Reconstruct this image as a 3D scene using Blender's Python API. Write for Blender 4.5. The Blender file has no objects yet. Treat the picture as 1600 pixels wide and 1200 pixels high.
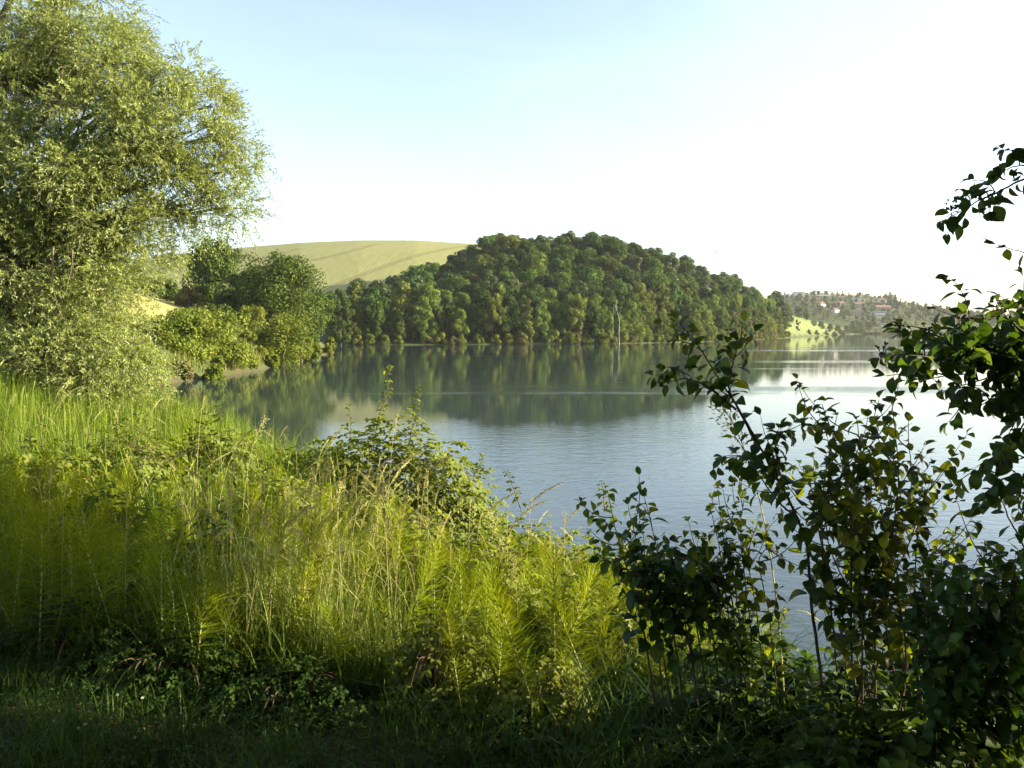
import bpy, math, random
import numpy as np
from mathutils import Vector, Matrix

# ------------------------------------------------------------------ camera, sky, sun, exposure
SC = bpy.context.scene
COL = SC.collection
R = math.radians
EYE = 4.0                      # camera height above the lake
FPX = 1245.0                   # focal length in pixels of a 1600 wide picture
PITCH = math.atan(85.0 / FPX)

cam_data = bpy.data.cameras.new("camera")
cam_data.sensor_width = 36.0
cam_data.lens = 36.0 * FPX / 1600.0
cam_data.clip_start = 0.05
cam_data.clip_end = 9000.0
cam = bpy.data.objects.new("camera", cam_data)
cam.location = (0, 0, EYE)
cam.rotation_euler = (R(90) - PITCH, 0, 0)
COL.objects.link(cam)
SC.camera = cam

SUN_AZ, SUN_EL = R(90.0), R(17.0)          # azimuth from +Y (view direction) towards +X
world = bpy.data.worlds.new("World")
SC.world = world
world.use_nodes = True
wn = world.node_tree
wn.nodes.clear()
w_out = wn.nodes.new("ShaderNodeOutputWorld")
w_bg = wn.nodes.new("ShaderNodeBackground")
w_sky = wn.nodes.new("ShaderNodeTexSky")
w_sky.sky_type = 'NISHITA'
w_sky.sun_disc = False
w_sky.sun_elevation = SUN_EL
w_sky.sun_rotation = SUN_AZ
w_sky.altitude = 100.0
w_sky.air_density = 1.0
w_sky.dust_density = 2.0
w_sky.ozone_density = 1.3
w_bg.inputs['Strength'].default_value = 0.117
w_hs = wn.nodes.new("ShaderNodeHueSaturation")
w_hs.inputs['Saturation'].default_value = 0.9
w_hs.inputs['Hue'].default_value = 0.508
wn.links.new(w_sky.outputs[0], w_hs.inputs['Color'])
# faint thin cirrus veil
w_tc = wn.nodes.new("ShaderNodeTexCoord")
w_mp = wn.nodes.new("ShaderNodeMapping"); w_mp.inputs['Scale'].default_value = (1.2, 1.2, 5.0); w_mp.inputs['Rotation'].default_value = (0.0, 0.22, 0.0)
w_nz = wn.nodes.new("ShaderNodeTexNoise"); w_nz.inputs['Scale'].default_value = 2.2; w_nz.inputs['Detail'].default_value = 7; w_nz.inputs['Distortion'].default_value = 0.6
w_mr = wn.nodes.new("ShaderNodeMapRange"); w_mr.inputs[1].default_value = 0.45; w_mr.inputs[2].default_value = 0.75; w_mr.inputs[4].default_value = 0.16
w_mx = wn.nodes.new("ShaderNodeMix"); w_mx.data_type = 'RGBA'; w_mx.inputs[7].default_value = (3.1, 3.2, 3.3, 1.0)
wn.links.new(w_tc.outputs['Generated'], w_mp.inputs[0]); wn.links.new(w_mp.outputs[0], w_nz.inputs['Vector'])
wn.links.new(w_nz.outputs['Fac'], w_mr.inputs[0]); wn.links.new(w_mr.outputs[0], w_mx.inputs[0])
wn.links.new(w_hs.outputs[0], w_mx.inputs[6])
wn.links.new(w_mx.outputs[2], w_bg.inputs['Color'])
wn.links.new(w_bg.outputs[0], w_out.inputs['Surface'])

sun_data = bpy.data.lights.new("sun", 'SUN')
sun_data.energy = 5.0
sun_data.angle = R(0.53)
sun_data.color = (1.0, 0.87, 0.64)
sun = bpy.data.objects.new("sun", sun_data)
sdir = Vector((math.cos(SUN_EL) * math.sin(SUN_AZ), math.cos(SUN_EL) * math.cos(SUN_AZ), math.sin(SUN_EL)))
sun.rotation_euler = sdir.to_track_quat('Z', 'Y').to_euler()
sun.location = sdir * 200
COL.objects.link(sun)

SC.view_settings.view_transform = 'Standard'
SC.view_settings.look = 'None'
SC.view_settings.exposure = 1.92
SC.view_settings.gamma = 1.0
SC.view_settings.use_curve_mapping = False
cy = SC.cycles
cy.use_denoising = True
cy.max_bounces = 5
cy.diffuse_bounces = 2
cy.glossy_bounces = 2
cy.transmission_bounces = 2
cy.volume_bounces = 0
cy.use_light_tree = False
cy.adaptive_threshold = 0.02
cy.caustics_reflective = False
cy.caustics_refractive = False

rng = np.random.default_rng(7)
random.seed(7)

# ------------------------------------------------------------------ helpers
def P(px, py, d):
    """the place d metres ahead that lies along a line of sight"""
    u = (px - 800.0) / FPX
    v = (600.0 - py) / FPX
    cp, sp = math.cos(PITCH), math.sin(PITCH)
    fy, fz = cp + v * sp, -sp + v * cp
    t = d / fy
    return Vector((u * t, d, EYE + fz * t))

def mesh_np(name, verts, faces, mat, rnd=None, smooth=False):
    """verts (n,3) array, faces (m,k) array -> mesh"""
    verts = np.ascontiguousarray(verts, dtype=np.float32)
    faces = np.ascontiguousarray(faces, dtype=np.int32)
    m, k = faces.shape
    me = bpy.data.meshes.new(name)
    me.vertices.add(len(verts))
    me.vertices.foreach_set("co", verts.ravel())
    me.loops.add(m * k)
    me.loops.foreach_set("vertex_index", faces.ravel())
    me.polygons.add(m)
    me.polygons.foreach_set("loop_start", np.arange(0, m * k, k, dtype=np.int32))
    me.polygons.foreach_set("loop_total", np.full(m, k, dtype=np.int32))
    if smooth:
        me.polygons.foreach_set("use_smooth", np.ones(m, dtype=bool))
    me.update(calc_edges=True)
    if rnd is not None:
        at = me.attributes.new("rnd", 'FLOAT', 'FACE')
        at.data.foreach_set("value", np.ascontiguousarray(rnd, dtype=np.float32))
    for mm in (mat if isinstance(mat, (list, tuple)) else [mat]):
        me.materials.append(mm)
    return me

def obj(name, me, parent=None, loc=None):
    o = bpy.data.objects.new(name, me)
    COL.objects.link(o)
    if parent is not None:
        o.parent = parent
    if loc is not None:
        o.location = loc
    return o

def tag(o, label=None, cat=None, group=None, kind=None):
    if label: o["label"] = label
    if cat: o["category"] = cat
    if group: o["group"] = group
    if kind: o["kind"] = kind
    return o

def thing(name, label, cat, loc=(0, 0, 0), rz=0.0, group=None, sc=1.0):
    o = bpy.data.objects.new(name, None)
    COL.objects.link(o)
    o.empty_display_size = 0.1
    o.location = loc
    o.rotation_euler = (0, 0, rz)
    o.scale = (sc, sc, sc) if not hasattr(sc, '__len__') else sc
    return tag(o, label, cat, group)

def unit(v):
    return v / np.maximum(np.linalg.norm(v, axis=-1, keepdims=True), 1e-9)

def rand_dirs(n):
    return unit(rng.normal(size=(n, 3)))

class Buf:
    """collects quads for one mesh"""
    def __init__(self):
        self.v, self.f, self.r, self.n = [], [], [], 0
    def add(self, v, f, r):
        self.v.append(np.asarray(v, dtype=np.float32)); self.f.append(np.asarray(f, dtype=np.int32) + self.n)
        self.r.append(np.asarray(r, dtype=np.float32)); self.n += len(v)
    def mesh(self, name, mat, smooth=False):
        return mesh_np(name, np.concatenate(self.v), np.concatenate(self.f), mat, np.concatenate(self.r), smooth)
    # leaves: one kinked diamond each
    def leaves(self, pos, axis, nrm, length, width, rnd=None, base=0.0):
        n = len(pos)
        axis = unit(axis)
        side = unit(np.cross(nrm, axis))
        up = np.cross(axis, side)
        L = np.broadcast_to(np.asarray(length, dtype=float), (n,))[:, None]
        W = np.broadcast_to(np.asarray(width, dtype=float), (n,))[:, None]
        v = np.empty((n, 4, 3))
        v[:, 0] = pos
        v[:, 1] = pos + axis * L * 0.45 + side * W * 0.5 + up * W * 0.12
        v[:, 2] = pos + axis * L - up * L * 0.06
        v[:, 3] = pos + axis * L * 0.45 - side * W * 0.5 + up * W * 0.12
        f = np.arange(n * 4).reshape(n, 4)
        self.add(v.reshape(-1, 3), f, rng.random(n) if rnd is None else rnd)
    # broader leaves: two quads folded along the midrib
    def leaves2(self, pos, axis, nrm, length, width, rnd=None, fold=0.25, droop=0.18):
        n = len(pos)
        axis = unit(axis)
        side = unit(np.cross(nrm, axis))
        up = np.cross(axis, side)
        L = np.broadcast_to(np.asarray(length, dtype=float), (n,))[:, None]
        W = np.broadcast_to(np.asarray(width, dtype=float), (n,))[:, None]
        v = np.empty((n, 6, 3))
        v[:, 0] = pos
        v[:, 1] = pos + axis * L * 0.30 + side * W * 0.5 + up * W * fold
        v[:, 2] = pos + axis * L * 0.68 + side * W * 0.40 + up * (W * fold - L * droop * 0.5)
        v[:, 3] = pos + axis * L - up * L * droop
        v[:, 4] = pos + axis * L * 0.68 - side * W * 0.40 + up * (W * fold - L * droop * 0.5)
        v[:, 5] = pos + axis * L * 0.30 - side * W * 0.5 + up * W * fold
        b = (np.arange(n) * 6)[:, None]
        f = np.concatenate([b + np.array([[0, 1, 2, 3]]), b + np.array([[0, 3, 4, 5]])])
        r = rng.random(n) if rnd is None else rnd
        self.add(v.reshape(-1, 3), f, np.concatenate([r, r]))
    # ribbons (grass blades): pts (n,k,3), side (n,3), widths (n,k)
    def ribbons(self, pts, side, widths, rnd=None):
        n, k, _ = pts.shape
        a = pts + side[:, None, :] * widths[:, :, None] * 0.5
        b = pts - side[:, None, :] * widths[:, :, None] * 0.5
        v = np.stack([a, b], axis=2).reshape(-1, 3)
        base = (np.arange(n) * 2 * k)[:, None, None]
        seg = (np.arange(k - 1) * 2)[None, :, None]
        f = base + seg + np.array([0, 1, 3, 2])[None, None, :]
        r = rng.random(n) if rnd is None else rnd
        self.add(v, f.reshape(-1, 4), np.repeat(r, k - 1))
    # tapered tube along a path
    def tube(self, pts, radii, sides=6, r=0.5):
        pts = np.asarray([tuple(p) for p in pts], dtype=float)
        k = len(pts)
        radii = np.broadcast_to(np.asarray(radii, dtype=float), (k,))
        t = unit(np.gradient(pts, axis=0))
        ref = np.array([0.31, 0.17, 0.93]) if abs(t[0, 2]) < 0.8 else np.array([0.94, 0.3, 0.1])
        u = unit(np.cross(t, ref)); w = np.cross(t, u)
        ang = np.arange(sides) * 2 * math.pi / sides
        ring = (u[:, None, :] * np.cos(ang)[None, :, None] + w[:, None, :] * np.sin(ang)[None, :, None]) * radii[:, None, None] + pts[:, None, :]
        i = np.arange(k - 1)[:, None] * sides
        j = np.arange(sides)[None, :]
        j2 = (j + 1) % sides
        f = np.stack([i + j, i + j2, i + sides + j2, i + sides + j], axis=-1).reshape(-1, 4)
        self.add(ring.reshape(-1, 3), f, np.full(len(f), r))

def bez(p0, p1, p2, n):
    t = np.linspace(0, 1, n)[:, None]
    p0, p1, p2 = (np.array(tuple(p), dtype=float) for p in (p0, p1, p2))
    return (1 - t) ** 2 * p0 + 2 * t * (1 - t) * p1 + t * t * p2

def poly_path(pts, n):
    """smooth path through given points"""
    pts = np.array([tuple(p) for p in pts], dtype=float)
    m = len(pts)
    s = np.linspace(0, m - 1, n)
    ext = np.vstack([2 * pts[0] - pts[1], pts, 2 * pts[-1] - pts[-2]])
    i = np.minimum(s.astype(int), m - 2)
    t = (s - i)[:, None]
    a, b, c, d = ext[i], ext[i + 1], ext[i + 2], ext[i + 3]
    return 0.5 * (2 * b + (c - a) * t + (2 * a - 5 * b + 4 * c - d) * t * t + (3 * b - a - 3 * c + d) * t ** 3)

# ------------------------------------------------------------------ materials
def new_mat(name):
    m = bpy.data.materials.new(name)
    m.use_nodes = True
    nt = m.node_tree
    nt.nodes.clear()
    out = nt.nodes.new("ShaderNodeOutputMaterial")
    return m, nt, out

def N(nt, t, **kw):
    n = nt.nodes.new(t)
    for k, v in kw.items():
        setattr(n, k, v)
    return n

def mixcol(nt, fac, a, b):
    n = nt.nodes.new("ShaderNodeMix")
    n.data_type = 'RGBA'
    for s, v in ((n.inputs[0], fac), (n.inputs[6], a), (n.inputs[7], b)):
        if hasattr(v, 'is_output') or isinstance(v, bpy.types.NodeSocket):
            nt.links.new(v, s)
        else:
            s.default_value = v if not isinstance(v, tuple) else (*v, 1.0)
    return n.outputs[2]

def leaf_mat(name, dark, light, trans=0.35, tint=(1.25, 1.25, 0.55), rough=0.5, spec=0.25, var=0.16, noise=0.0, under=None):
    m, nt, out = new_mat(name)
    at = N(nt, "ShaderNodeAttribute", attribute_name="rnd")
    c = mixcol(nt, at.outputs['Fac'], dark, light)
    if noise:
        tc = N(nt, "ShaderNodeTexCoord")
        nz = N(nt, "ShaderNodeTexNoise"); nz.inputs['Scale'].default_value = noise
        nt.links.new(tc.outputs['Object'], nz.inputs['Vector'])
        c = mixcol(nt, nz.outputs['Fac'], c, light)
    if under is not None:
        ge = N(nt, "ShaderNodeNewGeometry")
        c = mixcol(nt, ge.outputs['Backfacing'], c, under)
    oi = N(nt, "ShaderNodeObjectInfo")
    hs = N(nt, "ShaderNodeHueSaturation")
    mr = N(nt, "ShaderNodeMapRange")
    mr.inputs[3].default_value = 1 - var; mr.inputs[4].default_value = 1 + var
    nt.links.new(oi.outputs['Random'], mr.inputs[0]); nt.links.new(mr.outputs[0], hs.inputs['Value'])
    mh = N(nt, "ShaderNodeMapRange")
    mh.inputs[3].default_value = 0.5 - var * 0.10; mh.inputs[4].default_value = 0.5 + var * 0.06
    mu = N(nt, "ShaderNodeMath", operation='FRACT')
    m2 = N(nt, "ShaderNodeMath", operation='MULTIPLY'); m2.inputs[1].default_value = 7.31
    nt.links.new(oi.outputs['Random'], m2.inputs[0]); nt.links.new(m2.outputs[0], mu.inputs[0]); nt.links.new(mu.outputs[0], mh.inputs[0])
    nt.links.new(mh.outputs[0], hs.inputs['Hue'])
    nt.links.new(c, hs.inputs['Color'])
    p = N(nt, "ShaderNodeBsdfPrincipled")
    p.inputs['Roughness'].default_value = rough
    p.inputs['Specular IOR Level'].default_value = spec
    nt.links.new(hs.outputs[0], p.inputs['Base Color'])
    tr = N(nt, "ShaderNodeBsdfTranslucent")
    tm = N(nt, "ShaderNodeMix", data_type='RGBA', blend_type='MULTIPLY')
    tm.inputs[0].default_value = 1.0
    nt.links.new(hs.outputs[0], tm.inputs[6]); tm.inputs[7].default_value = (*tint, 1)
    nt.links.new(tm.outputs[2], tr.inputs['Color'])
    mx = N(nt, "ShaderNodeMixShader"); mx.inputs[0].default_value = trans
    nt.links.new(p.outputs[0], mx.inputs[1]); nt.links.new(tr.outputs[0], mx.inputs[2])
    nt.links.new(mx.outputs[0], out.inputs['Surface'])
    return m

def plain_mat(name, col, col2=None, scale=4.0, rough=0.8, bump=0.0, stretch=(1, 1, 1), spec=0.2, bscale=None):
    m, nt, out = new_mat(name)
    p = N(nt, "ShaderNodeBsdfPrincipled")
    p.inputs['Roughness'].default_value = rough
    p.inputs['Specular IOR Level'].default_value = spec
    tc = N(nt, "ShaderNodeTexCoord")
    mp = N(nt, "ShaderNodeMapping"); mp.inputs['Scale'].default_value = stretch
    nz = N(nt, "ShaderNodeTexNoise"); nz.inputs['Scale'].default_value = scale; nz.inputs['Detail'].default_value = 6
    nt.links.new(tc.outputs['Object'], mp.inputs[0]); nt.links.new(mp.outputs[0], nz.inputs['Vector'])
    cr = N(nt, "ShaderNodeMapRange"); cr.inputs[1].default_value = 0.32; cr.inputs[2].default_value = 0.68
    nt.links.new(nz.outputs['Fac'], cr.inputs[0])
    nt.links.new(mixcol(nt, cr.outputs[0], col, col2 or col), p.inputs['Base Color'])
    if bump:
        b = N(nt, "ShaderNodeBump"); b.inputs['Strength'].default_value = bump
        if bscale:
            nb = N(nt, "ShaderNodeTexNoise"); nb.inputs['Scale'].default_value = bscale; nb.inputs['Detail'].default_value = 4
            nt.links.new(mp.outputs[0], nb.inputs['Vector']); nt.links.new(nb.outputs['Fac'], b.inputs['Height'])
        else:
            nt.links.new(nz.outputs['Fac'], b.inputs['Height'])
        nt.links.new(b.outputs[0], p.inputs['Normal'])
    nt.links.new(p.outputs[0], out.inputs['Surface'])
    return m

M_BARK = plain_mat("bark", (0.10, 0.08, 0.06), (0.04, 0.032, 0.025), 9.0, 0.9, 0.6, (1, 1, 0.25))
M_WILLOWBARK = plain_mat("willow_bark", (0.17, 0.14, 0.09), (0.07, 0.055, 0.04), 8.0, 0.9, 0.6, (1, 1, 0.25))
M_TWIG = plain_mat("twig_bark", (0.05, 0.04, 0.025), (0.09, 0.06, 0.035), 30.0, 0.7)
M_PALEWOOD = plain_mat("pale_dead_wood", (0.46, 0.44, 0.40), (0.22, 0.20, 0.18), 3.0, 0.8)
M_WILLOW = leaf_mat("willow_leaf", (0.108, 0.156, 0.020), (0.270, 0.325, 0.085), 0.38, (1.2, 1.15, 0.4), 0.45, 0.3, 0.0, 0.35, under=(0.22, 0.26, 0.11))
M_WOOD = leaf_mat("woodland_leaf", (0.022, 0.048, 0.008), (0.082, 0.138, 0.022), 0.25, (1.2, 1.2, 0.5), 0.65, 0.08, 0.38)
M_WOOD2 = leaf_mat("woodland_olive_leaf", (0.038, 0.068, 0.010), (0.108, 0.152, 0.027), 0.28, (1.2, 1.15, 0.5), 0.65, 0.08, 0.30)
M_WOOD3 = leaf_mat("woodland_dark_leaf", (0.016, 0.036, 0.009), (0.070, 0.105, 0.022), 0.22, (1.2, 1.2, 0.5), 0.55, 0.25, 0.30)
M_SHORE = leaf_mat("shore_leaf", (0.065, 0.100, 0.014), (0.160, 0.195, 0.040), 0.28, (1.2, 1.2, 0.5), 0.65, 0.08, 0.25)
M_DARKTREE = leaf_mat("dark_tree_leaf", (0.026, 0.052, 0.010), (0.095, 0.135, 0.024), 0.25, (1.2, 1.2, 0.5), 0.6, 0.1, 0.10)
M_BUSH = leaf_mat("bush_leaf", (0.070, 0.105, 0.012), (0.170, 0.190, 0.028), 0.3, (1.2, 1.2, 0.5), 0.6, 0.1, 0.15)
M_OLIVE = leaf_mat("olive_leaf", (0.080, 0.085, 0.022), (0.170, 0.160, 0.060), 0.3, (1.2, 1.1, 0.6), 0.65, 0.08, 0.15)
M_FAR = leaf_mat("far_leaf", (0.045, 0.072, 0.018), (0.120, 0.150, 0.040), 0.25, (1.2, 1.2, 0.6), 0.65, 0.08, 0.30)

# ------------------------------------------------------------------ the lie of the land
LAKE = np.array([(60, 3), (20, 5.0), (6, 5.9), (3.2, 6.4), (1.7, 7.6), (0.5, 10.2), (-2, 14), (-5, 19), (-9, 25), (-14, 33), (-21, 42), (-25.5, 50),
                 (-25.5, 60), (-24.7, 77), (-29, 110), (-34, 150), (-47, 172), (-50, 200), (-46, 207), (-17, 213), (29, 226),
                 (63, 262), (107, 332), (147, 415), (235, 586), (311, 711), (430, 766), (540, 800), (900, 900), (1700, 800),
                 (1700, -120), (300, -60)], dtype=float)

def shore_dist(x, y):
    """distance to the lake shore, positive on land"""
    x = np.asarray(x, float); y = np.asarray(y, float)
    d2 = np.full(x.shape, 1e12); inside = np.zeros(x.shape, bool)
    n = len(LAKE)
    for i in range(n):
        ax, ay = LAKE[i]; bx, by = LAKE[(i + 1) % n]
        dx, dy = bx - ax, by - ay
        t = np.clip(((x - ax) * dx + (y - ay) * dy) / (dx * dx + dy * dy), 0, 1)
        d2 = np.minimum(d2, (x - ax - t * dx) ** 2 + (y - ay - t * dy) ** 2)
        c = ((ay > y) != (by > y)) & (x < (bx - ax) * (y - ay) / ((by - ay) if by != ay else 1e-9) + ax)
        inside ^= c
    d = np.sqrt(d2)
    return np.where(inside, -d, d)

def sst(a, b, v):
    t = np.clip((v - a) / (b - a), 0, 1)
    return t * t * (3 - 2 * t)

def pxof(x, y):
    return 800 + FPX * x / np.maximum(y, 1.0)

W_PX = [200, 420, 520, 600, 700, 780, 880, 960, 1050, 1120, 1190, 1230, 1262, 1300, 1340]
W_S = [200, 200, 207, 210, 214, 218, 222, 228, 246, 270, 322, 390, 470, 586, 711]            # depth of the far shore
W_G = [1, 2, 4.5, 10.5, 16.5, 26.5, 27.5, 27.3, 21.5, 17.5, 12.5, 9, 3, 1.0, 1.0]                             # wooded crest, ground height

def height(x, y):
    x = np.asarray(x, float); y = np.asarray(y, float)
    d = shore_dist(x, y)
    px = np.clip(pxof(x, y), -900, 2600)
    dl = np.maximum(d, 0)
    near = 2.4 * (1 - np.exp(-dl / 1.9)) + 0.02 * np.minimum(dl, 40)
    head = 2.4 * (1 - np.exp(-dl / 2.5)) + 0.30 * np.minimum(dl, 22) + 0.08 * np.clip(dl - 22, 0, 100)
    wn_ = sst(36, 56, y); wf = sst(165, 205, y)
    S = np.interp(px, W_PX, W_S)
    wood = np.interp(px, W_PX, W_G) * sst(-6, 92, y - S) * (1 - 0.55 * sst(95, 240, y - S))
    # wheat hill
    WC = np.interp(px, [-900, 0, 200, 370, 470, 560, 650, 750, 850, 1000, 1150], [20, 36, 48, 55.5, 59.0, 60.6, 60.6, 58.0, 53, 28, 0])
    tt = np.clip((y - 235) / (560 - 235), 0, 1)
    wheat = WC * np.sin(tt * math.pi / 2) ** 1.15 * (1 - 0.6 * sst(600, 1100, y))
    # meadow spur right of the wood
    SP = np.interp(px, [1150, 1200, 1228, 1262, 1300, 1335, 1360], [0, 10, 16.0, 13.6, 9.0, 3.5, 0])
    spur = SP * sst(0, 75, y - S) * (1 - 0.75 * sst(90, 170, y - S))
    # village hillside
    VC = np.interp(px, [1000, 1150, 1230, 1290, 1350, 1395, 1450, 1500, 1560, 1650, 1800, 2600], [10, 30, 43, 44.5, 42, 36, 28, 23, 17, 14, 12, 10])
    vill = VC * np.clip((y - 705) / 245.0, 0, 1.0) ** 0.9 * (1 - 0.5 * sst(960, 1700, y))
    far = 0.8 * (1 - np.exp(-dl / 2)) + np.maximum.reduce([wood, wheat, spur, vill]) * (1 - np.exp(-dl / 9.0))
    side = np.where(y < 150, 0, 0)
    land = (near * (1 - wn_) + head * wn_) * (1 - wf) + far * wf
    return np.where(d > 0, land, np.maximum(-2.5, d * 0.35)) + side

def ground_z(x, y):
    return float(height(np.array([x]), np.array([y]))[0])
# ------------------------------------------------------------------ ground, wheat field, lake
def ground_material():
    m, nt, out = new_mat("bank_soil_and_turf")
    p = N(nt, "ShaderNodeBsdfPrincipled"); p.inputs['Roughness'].default_value = 0.95; p.inputs['Specular IOR Level'].default_value = 0.05
    tc = N(nt, "ShaderNodeTexCoord")
    n1 = N(nt, "ShaderNodeTexNoise"); n1.inputs['Scale'].default_value = 0.9; n1.inputs['Detail'].default_value = 8
    n2 = N(nt, "ShaderNodeTexNoise"); n2.inputs['Scale'].default_value = 18; n2.inputs['Detail'].default_value = 4
    for n_ in (n1, n2): nt.links.new(tc.outputs['Object'], n_.inputs['Vector'])
    c = mixcol(nt, n1.outputs['Fac'], (0.030, 0.036, 0.012), (0.060, 0.072, 0.020))
    c = mixcol(nt, n2.outputs['Fac'], c, (0.060, 0.044, 0.024))
    nt.links.new(c, p.inputs['Base Color'])
    b = N(nt, "ShaderNodeBump"); b.inputs['Strength'].default_value = 0.8; b.inputs['Distance'].default_value = 0.05
    nt.links.new(n2.outputs['Fac'], b.inputs['Height']); nt.links.new(b.outputs[0], p.inputs['Normal'])
    nt.links.new(p.outputs[0], out.inputs['Surface'])
    return m

M_GROUND = ground_material()
M_DRYMEADOW = plain_mat("dry_meadow", (0.30, 0.27, 0.085), (0.22, 0.22, 0.06), 0.5, 0.9, 0.4, bscale=6.0)
M_GREENMEADOW = plain_mat("green_meadow", (0.115, 0.140, 0.036), (0.085, 0.11, 0.028), 0.08, 0.9, 0.4, bscale=2.0)
M_FARTURF = plain_mat("far_turf", (0.060, 0.080, 0.022), (0.038, 0.052, 0.014), 0.15, 0.95, 0.3, bscale=2.0)
M_MUD = plain_mat("bank_mud", (0.075, 0.062, 0.030), (0.05, 0.045, 0.02), 1.5, 0.85, 0.5)

yr = np.concatenate([np.linspace(-30, 30, 110), np.geomspace(30.6, 1500, 170)])
ur = np.concatenate([np.linspace(-1.6, -0.8, 40)[:-1], np.linspace(-0.8, 0.8, 220), np.linspace(0.8, 1.6, 40)[1:]])
gy = np.repeat(yr[:, None], len(ur), 1)
gx = ur[None, :] * (np.maximum(gy, 0) + 25)
gz = height(gx, gy)
gz = gz + np.where(gz > 0.05, 0.03 * np.sin(gx * 3.1 + gy) * np.sin(gy * 2.3 - gx * 1.1), 0) * (gy < 60)
nr, nc = gx.shape
idx = np.arange(nr * nc).reshape(nr, nc)
gf = np.stack([idx[:-1, :-1], idx[:-1, 1:], idx[1:, 1:], idx[1:, :-1]], -1).reshape(-1, 4)
gme = mesh_np("ground", np.stack([gx, gy, gz], -1).reshape(-1, 3), gf, [M_GROUND, M_DRYMEADOW, M_GREENMEADOW, M_MUD, M_FARTURF], smooth=True)
fcx = gx.ravel()[gf].mean(1); fcy = gy.ravel()[gf].mean(1); fpx = pxof(fcx, fcy); fd = shore_dist(fcx, fcy); fz = gz.ravel()[gf].mean(1)
mi = np.zeros(len(gf), np.int32)
mi[fcy > 190] = 4
mi[(fcx < -29) & (fcy > 48) & (fcy < 190) & (fd > 7.0)] = 1
mi[(fpx > 1195) & (fcy > 380) & (fcy < 640) & (fd > 2)] = 2
mi[(fcy > 640) & (fpx > 1100)] = 4
mi[(fcx < -24) & (fcy > 40) & (fcy < 200) & (fd <= 7.0)] = 4
mi[(fd < 0.15) & (fd > -1) & (fcy > 45) & (fcy < 200)] = 3
gme.polygons.foreach_set("material_index", mi)
tag(obj("ground", gme), "grassy lake bank and hills around the water", "ground", kind="structure")

def wheat_material():
    m, nt, out = new_mat("ripening_wheat")
    p = N(nt, "ShaderNodeBsdfPrincipled"); p.inputs['Roughness'].default_value = 0.9; p.inputs['Specular IOR Level'].default_value = 0.1
    tc = N(nt, "ShaderNodeTexCoord")
    n1 = N(nt, "ShaderNodeTexNoise"); n1.inputs['Scale'].default_value = 0.02; n1.inputs['Detail'].default_value = 5
    mp = N(nt, "ShaderNodeMapping"); mp.inputs['Scale'].default_value = (1.0, 0.12, 1.0)
    n2 = N(nt, "ShaderNodeTexNoise"); n2.inputs['Scale'].default_value = 0.35; n2.inputs['Detail'].default_value = 6
    nt.links.new(tc.outputs['Object'], n1.inputs['Vector']); nt.links.new(tc.outputs['Object'], mp.inputs[0]); nt.links.new(mp.outputs[0], n2.inputs['Vector'])
    c = mixcol(nt, n1.outputs['Fac'], (0.205, 0.205, 0.070), (0.27, 0.255, 0.105))
    mr = N(nt, "ShaderNodeMapRange"); mr.inputs[1].default_value = 0.30; mr.inputs[2].default_value = 0.9
    nt.links.new(n2.outputs['Fac'], mr.inputs[0])
    c = mixcol(nt, mr.outputs[0], c, (0.185, 0.20, 0.065))
    wv = N(nt, "ShaderNodeTexWave"); wv.inputs['Scale'].default_value = 0.16; wv.inputs['Distortion'].default_value = 2.5; wv.inputs['Detail'].default_value = 3
    nt.links.new(tc.outputs['Object'], wv.inputs['Vector'])
    ml = N(nt, "ShaderNodeMath", operation='MULTIPLY'); ml.inputs[1].default_value = 0.3; nt.links.new(wv.outputs['Fac'], ml.inputs[0])
    c = mixcol(nt, ml.outputs[0], c, (0.15, 0.165, 0.05))
    nt.links.new(c, p.inputs['Base Color'])
    b = N(nt, "ShaderNodeBump"); b.inputs['Strength'].default_value = 0.22; b.inputs['Distance'].default_value = 0.5
    n3 = N(nt, "ShaderNodeTexNoise"); n3.inputs['Scale'].default_value = 1.2; n3.inputs['Detail'].default_value = 3
    nt.links.new(tc.outputs['Object'], n3.inputs['Vector'])
    nt.links.new(n3.outputs['Fac'], b.inputs['Height']); nt.links.new(b.outputs[0], p.inputs['Normal'])
    nt.links.new(p.outputs[0], out.inputs['Surface'])
    return m

M_WHEAT = wheat_material()
M_TRACK = plain_mat("tractor_track", (0.085, 0.09, 0.03), (0.07, 0.07, 0.03), 0.3, 0.9)
wy = np.linspace(262, 660, 170)
wu = (np.linspace(60, 900, 220) - 800) / FPX
wgy = np.repeat(wy[:, None], len(wu), 1); wgx = wu[None, :] * wgy
wgz = height(wgx, wgy) + 0.75 + rng.normal(size=wgx.shape) * 0.05
wi = np.arange(wgx.size).reshape(wgx.shape)
wf_ = np.stack([wi[:-1, :-1], wi[:-1, 1:], wi[1:, 1:], wi[1:, :-1]], -1).reshape(-1, 4)
wheat = tag(obj("wheat_field", mesh_np("wheat_field", np.stack([wgx, wgy, wgz], -1).reshape(-1, 3), wf_, M_WHEAT, smooth=True)),
            "pale gold wheat covering the round hill behind the trees", "field", kind="structure")

def hit_wheat(px, py):
    """where a line of sight meets the wheat hill"""
    ds = np.linspace(265, 640, 900)
    p1 = P(px, py, 1.0)
    z = EYE + (p1.z - EYE) * ds
    h = height(p1.x * ds, ds) + 0.75
    k = np.argmax(h >= z) if (h >= z).any() else int(np.argmax(h - z))
    return np.array([p1.x * ds[k], ds[k]])

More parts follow.
